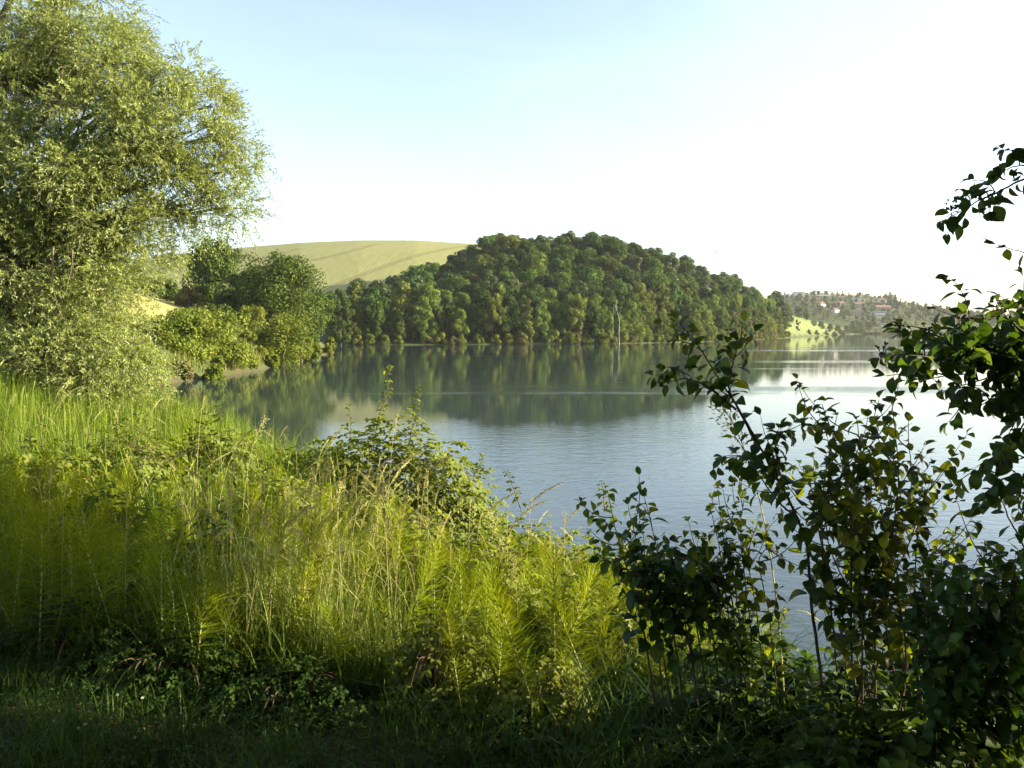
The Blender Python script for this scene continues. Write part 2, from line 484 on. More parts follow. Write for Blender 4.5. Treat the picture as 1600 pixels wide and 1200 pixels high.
def track(path_px, off, width=0.6):
    pts = np.array([hit_wheat(*q) for q in path_px])
    s = np.linspace(0, len(pts) - 1, 60)
    xs = np.interp(s, np.arange(len(pts)), pts[:, 0]); ys = np.interp(s, np.arange(len(pts)), pts[:, 1])
    t = unit(np.stack([np.gradient(xs), np.gradient(ys)], -1)); nrm = np.stack([-t[:, 1], t[:, 0]], -1)
    c = np.stack([xs, ys], -1) + nrm * off
    a, b = c + nrm * width / 2, c - nrm * width / 2
    va = np.column_stack([a, height(a[:, 0], a[:, 1]) + 0.83]); vb = np.column_stack([b, height(b[:, 0], b[:, 1]) + 0.83])
    v = np.stack([va, vb], 1).reshape(-1, 3)
    i = np.arange(len(s) - 1)[:, None] * 2
    obj("tractor_track", mesh_np("tractor_track", v, i + np.array([[0, 1, 3, 2]]), M_TRACK), wheat)

for pp in ([(505, 452), (560, 432), (625, 408), (690, 391), (735, 384)], [(440, 415), (500, 405), (560, 390), (590, 381)], [(395, 408), (440, 397), (470, 388)]):
    track(pp, -1.1); track(pp, 1.1)

def water_material():
    m, nt, out = new_mat("lake_water")
    p = N(nt, "ShaderNodeBsdfPrincipled")
    p.inputs['Base Color'].default_value = (0.030, 0.046, 0.042, 1)
    p.inputs['IOR'].default_value = 1.333
    p.inputs['Roughness'].default_value = 0.03
    tc = N(nt, "ShaderNodeTexCoord")
    sep = N(nt, "ShaderNodeSeparateXYZ"); nt.links.new(tc.outputs['Object'], sep.inputs[0])
    def noise(scale, sx, sy, det, rot=0.0):
        mp = N(nt, "ShaderNodeMapping"); mp.inputs['Scale'].default_value = (sx, sy, 1); mp.inputs['Rotation'].default_value = (0, 0, rot)
        nz = N(nt, "ShaderNodeTexNoise"); nz.inputs['Scale'].default_value = scale; nz.inputs['Detail'].default_value = det
        nt.links.new(tc.outputs['Object'], mp.inputs[0]); nt.links.new(mp.outputs[0], nz.inputs['Vector'])
        return nz.outputs['Fac']
    def math_(op, a, b, c=None):
        n = N(nt, "ShaderNodeMath", operation=op)
        for s, v in zip(n.inputs, (a, b, c)):
            if v is None: continue
            if isinstance(v, bpy.types.NodeSocket): nt.links.new(v, s)
            else: s.default_value = v
        return n.outputs[0]
    def rng_(v, a, b, lo=0.0, hi=1.0, smooth=True):
        n = N(nt, "ShaderNodeMapRange", interpolation_type='SMOOTHSTEP' if smooth else 'LINEAR')
        nt.links.new(v, n.inputs[0])
        for i, q in enumerate((a, b, lo, hi)): n.inputs[i + 1].default_value = q
        return n.outputs[0]
    rip = math_('ADD', math_('MULTIPLY', noise(5.5, 0.8, 1.3, 4, 0.12), 0.5), math_('MULTIPLY', noise(1.7, 0.65, 1.35, 3, -0.2), 0.6))
    # calm water in the lee of the wood and headland, wind on the open lake
    X, Y = sep.outputs[0], sep.outputs[1]
    wob = math_('MULTIPLY_ADD', noise(0.022, 0.45, 1.6, 4), 36.0, -18.0)
    lee = math_('ADD', math_('ADD', Y, math_('MULTIPLY', X, -0.75)), wob)
    calm = rng_(lee, 14.0, 44.0)                       # 1 = calm
    streak = rng_(noise(0.03, 0.25, 2.6, 3), 0.585, 0.63)
    wind = math_('SUBTRACT', 1.0, calm)
    wind = math_('MAXIMUM', wind, math_('MULTIPLY', streak, 0.55))
    band = math_('MULTIPLY', rng_(math_('ABSOLUTE', math_('SUBTRACT', Y, 53.0), 0.0), 6.0, 1.5), rng_(X, -12.0, 4.0))
    band2 = math_('MULTIPLY', rng_(math_('ABSOLUTE', math_('SUBTRACT', Y, 152.0), 0.0), 6.0, 2.0), rng_(X, 14.0, 26.0))
    brk = rng_(noise(0.12, 0.35, 1.8, 4), 0.36, 0.60)
    bands = math_('MAXIMUM', math_('MULTIPLY', band, brk), band2)
    stren = math_('ADD', math_('MULTIPLY_ADD', wind, 0.055, 0.006), math_('MULTIPLY', bands, 0.10))
    b = N(nt, "ShaderNodeBump"); b.inputs['Distance'].default_value = 0.35
    nt.links.new(stren, b.inputs['Strength']); nt.links.new(rip, b.inputs['Height']); nt.links.new(b.outputs[0], p.inputs['Normal'])
    nt.links.new(p.outputs[0], out.inputs['Surface'])
    return m

lake_me = bpy.data.meshes.new("lake")
lake_me.from_pydata([(-60, -300, 0), (1900, -300, 0), (1900, 1000, 0), (-60, 1000, 0)], [], [(0, 1, 2, 3)])
lake_me.materials.append(water_material())
tag(obj("lake", lake_me), "calm lake reflecting the wooded hill and pale sky", "lake", kind="structure")

# ------------------------------------------------------------------ trees
def crown_leaves(buf, lobes, n_leaf, size, flat=1.0, up=0.25):
    """lobes: (k,4) centre + radius"""
    lobes = np.asarray(lobes, float)
    w = lobes[:, 3] ** 2; w = w / w.sum()
    k = rng.choice(len(lobes), n_leaf, p=w)
    d = rand_dirs(n_leaf); d[:, 2] += up; d = unit(d)
    r = lobes[k, 3] * (0.62 + 0.48 * rng.random(n_leaf) ** 0.7)
    sc_ = np.ones((n_leaf, 3)); sc_[:, 2] = flat
    pos = lobes[k, :3] + d * r[:, None] * sc_
    nrm = unit(d + 0.75 * rng.normal(size=(n_leaf, 3)) * 0.6)
    ax = unit(np.cross(nrm, rand_dirs(n_leaf)))
    L = size * (0.6 + 0.8 * rng.random(n_leaf))
    lobe_tone = rng.random(len(lobes))
    rnd = np.clip(0.55 * lobe_tone[k] + 0.45 * rng.random(n_leaf), 0, 1)
    buf.leaves(pos, ax, nrm, L, L * (0.65 + 0.3 * rng.random(n_leaf)), rnd)

def envelope_lobes(H, Rx, z0, n, shape='round', rl=(0.2, 0.36)):
    out = []
    for i in range(n):
        t = rng.random()
        if shape == 'round':
            prof = math.sqrt(max(0.0, 1 - (2 * t - 1) ** 2)) * 0.75 + 0.25 * (1 - t)
        elif shape == 'skirt':       # broad right down to the ground
            prof = (1 - t ** 2.2) ** 0.6
        else:                        # narrow
            prof = 0.75 * (1 - t) ** 0.6 + 0.12
        a = rng.random() * 2 * math.pi
        rr = Rx * prof * math.sqrt(rng.random() * 0.75 + 0.25) * 0.8
        q = Rx * rng.uniform(*rl)
        z = z0 + q * 0.6 + t * (H - z0 - q * 1.3)
        out.append((rr * math.cos(a), rr * math.sin(a), z, q))
    return out

def bough_lobes(H, Rx, z0, n, nb=6):
    """irregular crown: a few big boughs, each a heap of leafy lobes"""
    out = []
    for b_ in range(nb):
        a = b_ * 2 * math.pi / nb + rng.normal() * 0.4
        rr = Rx * rng.uniform(0.15, 0.62); t = rng.random() if b_ else 0.95
        c = np.array([rr * math.cos(a) * (1 - 0.5 * t), rr * math.sin(a) * (1 - 0.5 * t), z0 + (0.22 + 0.55 * t) * (H - z0)])
        q = Rx * rng.uniform(0.34, 0.56) * (1 - 0.25 * t)
        for i in range(n // nb):
            d = rand_dirs(1)[0]; d[2] = d[2] * 0.9 + 0.15
            p = c + d * q * rng.uniform(0.55, 1.05) * np.array([1, 1, 1.15])
            r_ = Rx * rng.uniform(0.09, 0.22)
            p[2] = min(max(p[2], z0 + r_ * 0.3), H - r_ * 0.6)
            out.append((p[0], p[1], p[2], r_))
    rng.shuffle(out)
    return [tuple(o) for o in out]

def trunk_mesh(buf, H, r0, lobes, n_limb=6):
    top = H * 0.75
    bend = rng.normal(size=2) * 0.03 * H
    path = bez((0, 0, -0.6), (bend[0], bend[1], top * 0.5), (bend[0] * 0.5, bend[1] * 0.5, top), 8)
    buf.tube(path, np.linspace(r0, r0 * 0.18, 8), 7)
    for i in range(min(n_limb, len(lobes))):
        l = lobes[i]
        k = 2 + i % 4
        a = path[k]
        mid = (a + np.array(l[:3])) / 2 + np.array([0, 0, 0.06 * H])
        buf.tube(bez(a, mid, l[:3], 5), np.linspace(r0 * 0.4, r0 * 0.08, 5), 5)

def make_tree_proto(name, H, Rx, z0, n_lobes, n_leaf, size, mat, shape, r0=0.22, rl=(0.2, 0.36)):
    lobes = bough_lobes(H, Rx, z0, n_lobes, max(int(rng.integers(5, 9)), n_lobes // 11)) if shape == 'bough' else envelope_lobes(H, Rx, z0, n_lobes, shape, rl)
    cb = Buf(); crown_leaves(cb, lobes, n_leaf, size)
    tb = Buf(); trunk_mesh(tb, H, r0, lobes)
    return tb.mesh(name + "_trunk", M_BARK, True), cb.mesh(name + "_crown", mat)

def place_tree(proto, name, label, loc, sc, rz, group=None, cat="tree"):
    t = thing(name, label, cat, loc, rz, group, sc)
    obj("trunk", proto[0], t); obj("crown", proto[1], t)
    return t

WOODP = [make_tree_proto("oak%d" % i, rng.uniform(11.5, 14.5), rng.uniform(4.8, 6.0), 1.5, 84, 8500, 0.42, (M_WOOD, M_WOOD2, M_WOOD3, M_WOOD)[i % 4], 'bough') for i in range(8)]
SHOREP = [make_tree_proto("shore%d" % i, 11.5, 4.6, 0.0, 84, 8500, 0.38, M_SHORE if i < 2 else M_WOOD, 'bough' if i % 2 else 'skirt', 0.22, (0.10, 0.24)) for i in range(4)]
NARROWP = [make_tree_proto("narrow%d" % i, 13.0, 2.6, 0.2, 24, 4000, 0.40, M_WOOD if i else M_SHORE, 'narrow') for i in range(2)]
SHRUBP = [make_tree_proto("shrub%d" % i, 3.2, 2.2, -0.2, 18, 2600, 0.30, (M_SHORE, M_OLIVE, M_BUSH)[i], 'skirt', 0.08) for i in range(3)]

# --- the wood on the hill across the water
placed = []
def far_ok(x, y, r):
    for (a, b, c) in placed:
        if (a - x) ** 2 + (b - y) ** 2 < (r * 0.5 + c * 0.5) ** 2 * 1.0:
            return False
    return True

n_wood = 0
# rows along the shore
FS = np.array([(-47, 206), (-17, 213), (29, 226), (63, 262), (107, 332), (140, 402)], float)
seg = np.linalg.norm(np.diff(FS, axis=0), axis=1); cum = np.concatenate([[0], np.cumsum(seg)])
def along(s, off):
    x = np.interp(s, cum, FS[:, 0]); y = np.interp(s, cum, FS[:, 1])
    k = min(int(np.searchsorted(cum, s, 'right')) - 1, len(seg) - 1)
    t = (FS[k + 1] - FS[k]) / seg[k]
    return x - t[1] * off, y + t[0] * off
n_shore = 0
for row, (off, step) in enumerate(((3.0, 5.2), (8.5, 6.2))):
    s_ = 2.0
    while s_ < cum[-1] - 2:
        x, y = along(s_, off + rng.uniform(-1.2, 1.6))
        k = rng.integers(0, 4); sc = rng.uniform(0.60, 1.05) if row == 0 else rng.uniform(0.85, 1.2)
        proto = SHOREP[k] if rng.random() < 0.8 else NARROWP[rng.integers(0, 2)]
        light = proto in (SHOREP[0], SHOREP[1], NARROWP[0])
        if pxof(x, y) < 560: sc *= 0.9
        place_tree(proto, "shore_tree", ("bright green leafy tree at the water's edge below the wood" if light else "dark green leafy tree at the water's edge below the wood") if row == 0 else
                   ("bright green tree in the second row behind the wood's edge" if light else "dark green tree in the second row behind the wood's edge"),
                   (x, y, ground_z(x, y)), (sc * rng.uniform(.95, 1.2), sc * rng.uniform(.95, 1.2), sc * rng.uniform(0.95, 1.25)), rng.random() * 6.28, "trees along the foot of the wood")
        placed.append((x, y, 4.6)); n_shore += 1
        s_ += step * rng.uniform(0.75, 1.3)
tries = 0
while n_wood < 285 and tries < 9000:
    tries += 1
    px = rng.uniform(516, 1222)
    S = float(np.interp(px, W_PX, W_S))
    depth_max = np.interp(px, [516, 600, 680, 760, 820, 1100, 1222], [28, 45, 85, 125, 112, 105, 70])
    y = S + rng.uniform(7, depth_max); x = (px - 800) / FPX * y
    if not far_ok(x, y, 6.2): continue
    if shore_dist(np.array([x]), np.array([y]))[0] < 3: continue
    sc = (rng.uniform(0.62, 0.9) if rng.random() < 0.35 else rng.uniform(0.85, 1.18)) * (0.9 if px < 560 else 1.08 if px < 740 else 1.0)
    place_tree(WOODP[rng.integers(0, 8)], "woodland_tree", ("dark green tree on the crest of the wooded hill" if y - S > depth_max * 0.72 else "dark green tree on the left flank of the wooded hill" if px < 760 else "dark green tree on the right flank of the wooded hill" if px > 1040 else "dark green tree on the middle slope of the wooded hill"), (x, y, ground_z(x, y)),
               (sc * rng.uniform(1.05, 1.4), sc * rng.uniform(1.05, 1.4), sc), rng.random() * 6.28, "trees of the wood on the hill")
    placed.append((x, y, 6.2)); n_wood += 1
print("wood trees", n_wood, "shore", len(placed) - n_wood)
# low shrubs right at the waterline
s_ = 1.0
while s_ < cum[-1]:
    x, y = along(s_, rng.uniform(0.4, 1.6))
    if shore_dist(np.array([x]), np.array([y]))[0] > 0.3:
        k = int(rng.integers(0, 3)); sc = rng.uniform(0.45, 1.1)
        place_tree(SHRUBP[k], "shore_bush", ("small green bush overhanging the far waterline", "small olive brown bush overhanging the far waterline", "small yellow green bush overhanging the far waterline")[k],
                   (x, y, ground_z(x, y)), sc, rng.random() * 6.28, "bushes along the far waterline", "bush")
    s_ += rng.uniform(2.0, 5.0)

# --- the pale dead trunks at the edge of the wood
def dead_tree(label, pts_px, d, r0, branches):
    base = P(*pts_px[0], d)
    t = thing("dead_tree", label, "tree", base)
    b = Buf()
    path = poly_path([P(a, c, d) - base for a, c in pts_px], 14)
    b.tube(path, np.linspace(r0, r0 * 0.35, 14), 7)
    obj("trunk", b.mesh("dead_trunk", M_PALEWOOD, True), t)
    for (k, dx, dz) in branches:
        b = Buf(); a = path[k]
        b.tube(bez(a, a + np.array([dx * 0.6, -0.2, dz * 0.3]), a + np.array([dx, -0.3, dz]), 5), np.linspace(r0 * 0.4, r0 * 0.12, 5), 5)
        obj("branch", b.mesh("dead_branch", M_PALEWOOD, True), t)
dead_tree("white dead trunk leaning out of the water before the wood", [(968, 540), (967, 520), (968, 505), (966, 492), (963, 482), (963, 470)], 222.0, 0.10, [(8, 0.9, 1.1), (10, -0.8, 1.3), (12, 0.5, 0.8)])
dead_tree("thin pale dead trunk beside the taller white one", [(957.5, 531), (958, 510), (958, 490), (959, 478)], 224.0, 0.045, [(7, -0.7, 0.9), (10, 0.6, 0.6)])
# ------------------------------------------------------------------ headland on the left shore
def tree_px(name, label, px, py_top, d, halfw_px, py_base, mat, n_lobes, n_leaf, size, shape, z0=0.3, cat="tree", group=None, r0=0.2, rl=(0.18, 0.34), squash=1.0):
    """a single tree sized from where it stands: top and half width"""
    base = P(px, py_base, d); x, y = base.x, base.y
    gz_ = ground_z(x, y)
    H = P(px, py_top, d).z - gz_
    Rx = halfw_px / FPX * d
    pr = make_tree_proto(name, H, Rx, min(z0, H * 0.3), n_lobes, n_leaf, size, mat, shape, r0, rl)
    t = thing(name, label, cat, (x, y, gz_), 0.0, group, (1, squash, 1))
    obj("trunk", pr[0], t); obj("crown", pr[1], t)
    return t

tree_px("deciduous_tree", "tall dark tree standing behind the headland, right of the willow", 333, 368, 122, 72, 500, M_DARKTREE, 140, 17000, 0.32, 'bough', -1.0)
tree_px("deciduous_tree", "broad rounded dark green tree at the tip of the headland", 443, 402, 108, 98, 540, M_DARKTREE, 150, 24000, 0.28, 'bough', -0.2)
tree_px("deciduous_tree", "dark tree squeezed between the tall tree and the rounded one", 385, 420, 116, 48, 520, M_DARKTREE, 70, 9000, 0.30, 'bough', 0.2)
tree_px("deciduous_tree", "dark green tree overhanging the water at the headland's far tip", 490, 446, 122, 44, 545, M_DARKTREE, 70, 9000, 0.28, 'bough', -0.2)
tree_px("waterside_bush", "large yellow green bush leaning over the water below the rounded tree", 443, 494, 92, 76, 560, M_BUSH, 100, 14000, 0.22, 'bough', -0.4, "bush")
tree_px("waterside_bush", "low yellow green bush at the foot of the headland", 408, 545, 86, 22, 575, M_BUSH, 20, 5000, 0.2, 'skirt', -0.3, "bush")
tree_px("waterside_bush", "small bush trailing into the water at the headland point", 490, 533, 104, 20, 560, M_BUSH, 18, 4500, 0.22, 'skirt', -0.3, "bush")
tree_px("waterside_bush", "wide green bush on the bank just right of the willow", 306, 490, 69, 92, 580, M_BUSH, 110, 17000, 0.2, 'bough', -0.4, "bush")
tree_px("waterside_bush", "green bush on the bank lower slope beside the dry grass", 362, 528, 73, 42, 585, M_BUSH, 26, 8000, 0.19, 'skirt', -0.3, "bush")
tree_px("waterside_bush", "green bush half hidden behind the willow's lower leaves", 240, 505, 66, 34, 585, M_BUSH, 24, 7000, 0.2, 'skirt', -0.3, "bush")
tree_px("field_shrub", "dark green shrub behind the dry field near the willow", 256, 436, 112, 28, 470, M_DARKTREE, 20, 6000, 0.26, 'skirt', 0.0, "shrub")
tree_px("field_shrub", "olive brown shrub at the edge of the dry field", 296, 446, 108, 24, 480, M_OLIVE, 18, 5000, 0.24, 'skirt', 0.0, "shrub")
tree_px("field_shrub", "dark shrub at the end of the dry field below the tall tree", 226, 430, 116, 22, 470, M_DARKTREE, 16, 4500, 0.26, 'skirt', 0.0, "shrub")
tree_px("field_shrub", "blue green shrub at the corner of the dry field", 316, 478, 96, 9, 495, M_DARKTREE, 10, 1500, 0.18, 'skirt', 0.0, "shrub")
for i, (a_, t_, d_, w_, lab) in enumerate(((312, 448, 119, 40, "dark thicket under the tall tree behind the dry field"), (360, 452, 113, 42, "dark thicket between the tall tree and the slope"), (402, 462, 104, 40, "dark thicket at the foot of the rounded tree"), (342, 478, 100, 30, "low dark thicket at the field's right corner"))):
    tree_px("headland_thicket", lab, a_, t_, d_, w_, 520, M_DARKTREE, 50, 6000, 0.28, 'bough', -0.6, "thicket")
for i, (a_, t_, d_, w_, b_, lab) in enumerate(((398, 478, 98, 34, 540, "dark bush filling the slope under the squeezed tree"), (352, 508, 84, 30, 560, "green bush at the top of the headland slope"), (385, 520, 88, 28, 570, "green bush halfway down the headland slope"), (335, 555, 64, 22, 590, "tiny bush at the headland waterline nearest the willow"), (385, 560, 76, 20, 580, "tiny bush at the headland waterline in the middle"), (285, 565, 62, 24, 595, "low bush touching the water beside the willow"),
        (425, 556, 84, 20, 572, "tiny bush at the waterline below the large yellow green one"), (515, 520, 128, 14, 550, "last small bush at the headland point"), (470, 525, 100, 30, 560, "round bush between the large yellow green one and the point"))):
    tree_px("waterside_bush", lab, a_, t_, d_, w_, b_, M_BUSH if i != 5 else M_OLIVE, 48, 5000, 0.18, 'bough', -0.3, "bush")
# trees behind the willow's left side, glimpsed through its gaps
for i, (a, b, c, w) in enumerate(((150, 400, 150, 60), (60, 410, 160, 60), (-40, 400, 150, 60), (-150, 400, 140, 60))):
    tree_px("deciduous_tree", ("dark tree far behind the willow's middle", "dark tree far behind the willow's trunk", "dark tree behind the willow at the picture edge", "dark tree beyond the picture edge behind the willow")[i],
            a, b, c, w, 500, M_DARKTREE, 26, 6000, 0.45, 'round', 0.5)
# --- narrow trees between headland and wood
tree_px("waterside_tree", "olive green tree standing alone left of the wood's first crowns", 533, 448, 205, 20, 536, M_WOOD, 26, 7000, 0.4, 'skirt', 0.2)

# dry grass on the headland slope
def blades(buf, x, y, z, h, w, lean, rnd=None, k=4, curl=1.0):
    n = len(x)
    a = rng.random(n) * 2 * math.pi
    d = np.stack([np.cos(a), np.sin(a), np.zeros(n)], -1)
    t = np.linspace(0, 1, k)[None, :, None]
    ln = (lean * h)[:, None, None]
    pts = np.stack([x, y, z], -1)[:, None, :] + d[:, None, :] * ln * t ** 2 + np.array([0, 0, 1.0]) * (h[:, None, None] * (t - 0.35 * curl * lean[:, None, None] * t ** 3))
    side = np.stack([-np.sin(a + 0.5), np.cos(a + 0.5), np.zeros(n)], -1)
    wd = w[:, None] * np.array([0.8, 1.0, 0.7, 0.08][:k] if k == 4 else np.linspace(1, 0.1, k))[None, :]
    buf.ribbons(pts, side, wd, rng.random(n) ** 1.5 if rnd is None else rnd)

M_DRYGRASS = leaf_mat("dry_grass", (0.08, 0.11, 0.02), (0.22, 0.21, 0.06), 0.35, (1.1, 1.0, 0.6), 0.7, 0.1, 0.0)
M_GRASS = leaf_mat("grass_blade", (0.045, 0.085, 0.012), (0.15, 0.19, 0.030), 0.4, (1.25, 1.2, 0.4), 0.55, 0.12, 0.0)
M_MEADOW = leaf_mat("bank_grass_blade", (0.058, 0.112, 0.008), (0.215, 0.275, 0.038), 0.4, (1.2, 1.1, 0.35), 0.6, 0.08, 0.0)
b = Buf()
n = 20000
x = rng.uniform(-48, -24.5, n); y = rng.uniform(52, 100, n); d = shore_dist(x, y)
k = (d > 0.3) & (d < 9) & (rng.random(n) < np.where(d < 1.6, 1, 0.55))
x, y, d = x[k], y[k], d[k]
blades(b, x, y, height(x, y) - 0.05, rng.uniform(0.3, 0.9, len(x)), rng.uniform(0.06, 0.14, len(x)), rng.uniform(0.1, 0.6, len(x)))
tag(obj("headland_grass", b.mesh("headland_grass", M_DRYGRASS)), "dry tall grass on the slope of the headland", "grass", kind="stuff")

# ------------------------------------------------------------------ village and far hillside
M_WALLS = [plain_mat("render_white", (0.66, 0.65, 0.62), (0.56, 0.55, 0.52), 0.6, 0.9), plain_mat("render_cream", (0.40, 0.37, 0.31), (0.35, 0.32, 0.27), 0.6, 0.9),
           plain_mat("render_grey", (0.36, 0.36, 0.35), (0.30, 0.30, 0.29), 0.6, 0.9), plain_mat("stone_brown", (0.24, 0.20, 0.17), (0.20, 0.165, 0.14), 0.6, 0.9)]
M_ROOFS = [plain_mat("roof_red", (0.22, 0.13, 0.10), (0.16, 0.10, 0.08), 1.0, 0.9, 0.4), plain_mat("roof_brown", (0.20, 0.12, 0.09), (0.15, 0.09, 0.07), 1.0, 0.9, 0.4),
           plain_mat("roof_grey", (0.22, 0.22, 0.23), (0.17, 0.17, 0.18), 1.0, 0.9, 0.4)]
M_PANE = plain_mat("window_glass", (0.03, 0.04, 0.05), None, 1, 0.15, spec=0.6)
M_DOOR = plain_mat("door_wood", (0.12, 0.07, 0.04), None, 1, 0.6)

def box_mesh(name, x0, x1, y0, y1, z0, z1, mat):
    me = bpy.data.meshes.new(name)
    me.from_pydata([(x0, y0, z0), (x1, y0, z0), (x1, y1, z0), (x0, y1, z0), (x0, y0, z1), (x1, y0, z1), (x1, y1, z1), (x0, y1, z1)], [],
                   [(0, 3, 2, 1), (4, 5, 6, 7), (0, 1, 5, 4), (1, 2, 6, 5), (2, 3, 7, 6), (3, 0, 4, 7)])
    me.materials.append(mat)
    return me

def house(label, px, py_base, d, w_px, h_px, wall, roof, kind='gable', storeys=2, rz=0.0, nwin=4):
    g = P(px, py_base, d)
    gz_ = ground_z(g.x, g.y)
    w_px *= 0.85; h_px *= 0.85; W = w_px / FPX * d; H = h_px / FPX * d * 0.62 if kind == 'gable' else h_px / FPX * d
    D = min(9.0, W * 0.8); RH = h_px / FPX * d * 0.38
    t = thing("house", label, "house", (g.x, g.y, max(gz_, g.z) if abs(gz_ - g.z) < 6 else gz_), rz)
    obj("wall", box_mesh("wall", -W / 2, W / 2, -D / 2, D / 2, -4, H, M_WALLS[wall]), t)
    if kind == 'gable':
        e = 0.45
        me = bpy.data.meshes.new("roof")
        v = [(-W / 2 - e, -D / 2 - e, H - 0.15), (W / 2 + e, -D / 2 - e, H - 0.15), (W / 2 + e, D / 2 + e, H - 0.15), (-W / 2 - e, D / 2 + e, H - 0.15), (-W / 2 - e, 0, H + RH), (W / 2 + e, 0, H + RH)]
        me.from_pydata(v, [], [(0, 1, 5, 4), (2, 3, 4, 5), (1, 2, 5), (3, 0, 4), (0, 3, 2, 1)])
        me.materials.append(M_ROOFS[roof])
        rf = obj("roof", me, t)
        obj("chimney", box_mesh("chimney", W * 0.2, W * 0.2 + 0.8, 0.3, 1.1, H, H + RH + 1.0, M_WALLS[1]), rf)
    else:
        obj("roof", box_mesh("roof", -W / 2 - 0.4, W / 2 + 0.4, -D / 2 - 0.4, D / 2 + 0.4, H + 0.003, H + 0.45, M_ROOFS[roof]), t)
    sh = H / storeys
    for s in range(storeys):
        for i in range(nwin):
            cx = -W / 2 + (i + 0.5) * W / nwin
            if s == 0 and i == nwin // 2:
                obj("door", box_mesh("door", cx - 0.55, cx + 0.55, -D / 2 - 0.05, -D / 2 + 0.1, 0.05, min(2.1, sh * 0.85), M_DOOR), t)
                continue
            wi = obj("window", box_mesh("window", cx - 0.62, cx + 0.62, -D / 2 - 0.05, -D / 2 + 0.1, s * sh + sh * 0.32, s * sh + sh * 0.85, M_WALLS[0]), t)
            obj("pane", box_mesh("pane", cx - 0.5, cx + 0.5, -D / 2 - 0.08, -D / 2 - 0.02, s * sh + sh * 0.36, s * sh + sh * 0.81, M_PANE), wi)
    return t

house("white two-storey house alone on the village skyline", 1248, 463, 940, 16, 7.5, 0, 2, 'flat', 2, 0.1)
house("small grey house beside the white skyline house", 1260, 463, 938, 6, 6.0, 2, 2, 'flat', 2, 0.0, 2)
house("small pale house at the skyline's left end above the wood", 1229, 464, 945, 7, 5.5, 1, 2, 'gable', 1, 0.2, 2)
house("long low house with dark roof on the skyline", 1285, 466, 925, 25, 5.0, 2, 2, 'gable', 1, 0.0, 6)
house("cream house just below the long dark roof", 1270, 470, 900, 14, 5.5, 1, 1, 'gable', 2, -0.1)
house("long pale flat-roofed house at the middle of the skyline", 1340, 471, 905, 21, 5.5, 0, 2, 'flat', 2, 0.0, 6)
house("white house with red roof on the village's left slope", 1283, 483, 850, 13, 8, 0, 0, 'gable', 2, 0.5)
house("brown house with red roof left of the village centre", 1302, 482, 852, 12, 8.5, 3, 0, 'gable', 2, -0.3)
house("brown-roofed house right beside the red-roofed brown one", 1314, 482, 856, 11, 8.5, 3, 1, 'gable', 2, 0.3)
house("white gabled house low on the village's left slope", 1304, 492, 812, 14, 7.5, 0, 0, 'gable', 2, 0.6)
house("brown house with steep roof under the long pale one", 1342, 482, 855, 18, 9, 3, 1, 'gable', 2, 0.0)
house("pale brown house with white gable low in the village centre", 1338, 497, 798, 17, 9.5, 1, 1, 'gable', 2, -0.4)
house("wide house with large reddish roof near the tall trees", 1377, 485, 845, 27, 9.5, 3, 0, 'gable', 2, 0.0, 6)
house("white apartment house with two window rows below the reddish roof", 1373, 497, 795, 21, 9.5, 0, 2, 'flat', 2, 0.0, 7)
house("brown-roofed house on the skyline left of the tall trees", 1376, 471, 895, 16, 5.5, 2, 1, 'gable', 1, 0.1)
house("low pale house among trees near the far shore", 1381, 510, 745, 13, 5.5, 0, 2, 'flat', 1, 0.0, 4)
house("grey house on the skyline between two pale ones", 1314, 467, 918, 12, 4.0, 2, 1, 'gable', 1, 0.0, 3)

FARP = [make_tree_proto("far%d" % i, 9.0, (3.6, 3.2, 2.4)[i], 0.4, 16, 900, 0.85, M_FAR, ('round', 'skirt', 'narrow')[i], 0.2) for i in range(3)]
placed2 = []
houses_xy = [(o.location.x, o.location.y) for o in COL.objects if o.name.split('.')[0] == "house"]
nf = 0; tries = 0
while nf < 290 and tries < 8000:
    tries += 1
    px = rng.uniform(1222, 1610); y = rng.uniform(722, 985)
    if px < 1330 and y < 760: continue
    x = (px - 800) / FPX * y
    if shore_dist(np.array([x]), np.array([y]))[0] < 3: continue
    if any(abs(hx - x) < 9 and -16 < y - hy < 6 for hx, hy in houses_xy): continue
    if any((a - x) ** 2 + (b_ - y) ** 2 < 60 for a, b_ in placed2): continue
    sky = y > 905
    k = int(rng.integers(0, 3)); sc = rng.uniform(0.55, 1.0) * (0.75 if sky else 1.0)
    place_tree(FARP[k], "hillside_tree", ("hazy round tree on the far village hillside", "hazy bushy tree on the far village hillside", "hazy slender tree on the far village hillside")[k],
               (x, y, ground_z(x, y)), sc, rng.random() * 6.28, "trees on the far village hillside")
    placed2.append((x, y)); nf += 1
s_ = 0.0
FA, FB = np.array([300.0, 695.0]), np.array([560.0, 808.0])
while s_ < 1.0:
    q = FA * (1 - s_) + FB * s_; x, y = q[0], q[1] + rng.uniform(2, 9)
    k = int(rng.integers(0, 3))
    place_tree(FARP[k], "far_shore_bush", "hazy bush on the far shore at the foot of the village hill", (x, y, ground_z(x, y)), (rng.uniform(.6, 1.1),) * 2 + (rng.uniform(.35, .75),), rng.random() * 6.28, "bushes on the far shore", "bush")
    s_ += rng.uniform(0.006, 0.016)
for (a, t_, d_, w_, lab) in ((1388, 456, 900, 9, "tallest tree on the village skyline, beside the last houses"), (1396, 459, 905, 7, "tall tree at the right end of the village skyline"), (1404, 472, 880, 9, "bright tree just below the village skyline's right end")):
    tree_px("skyline_tree", lab, a, t_, d_, w_, 480, M_FAR, 18, 1800, 0.9, 'round', 1.0)
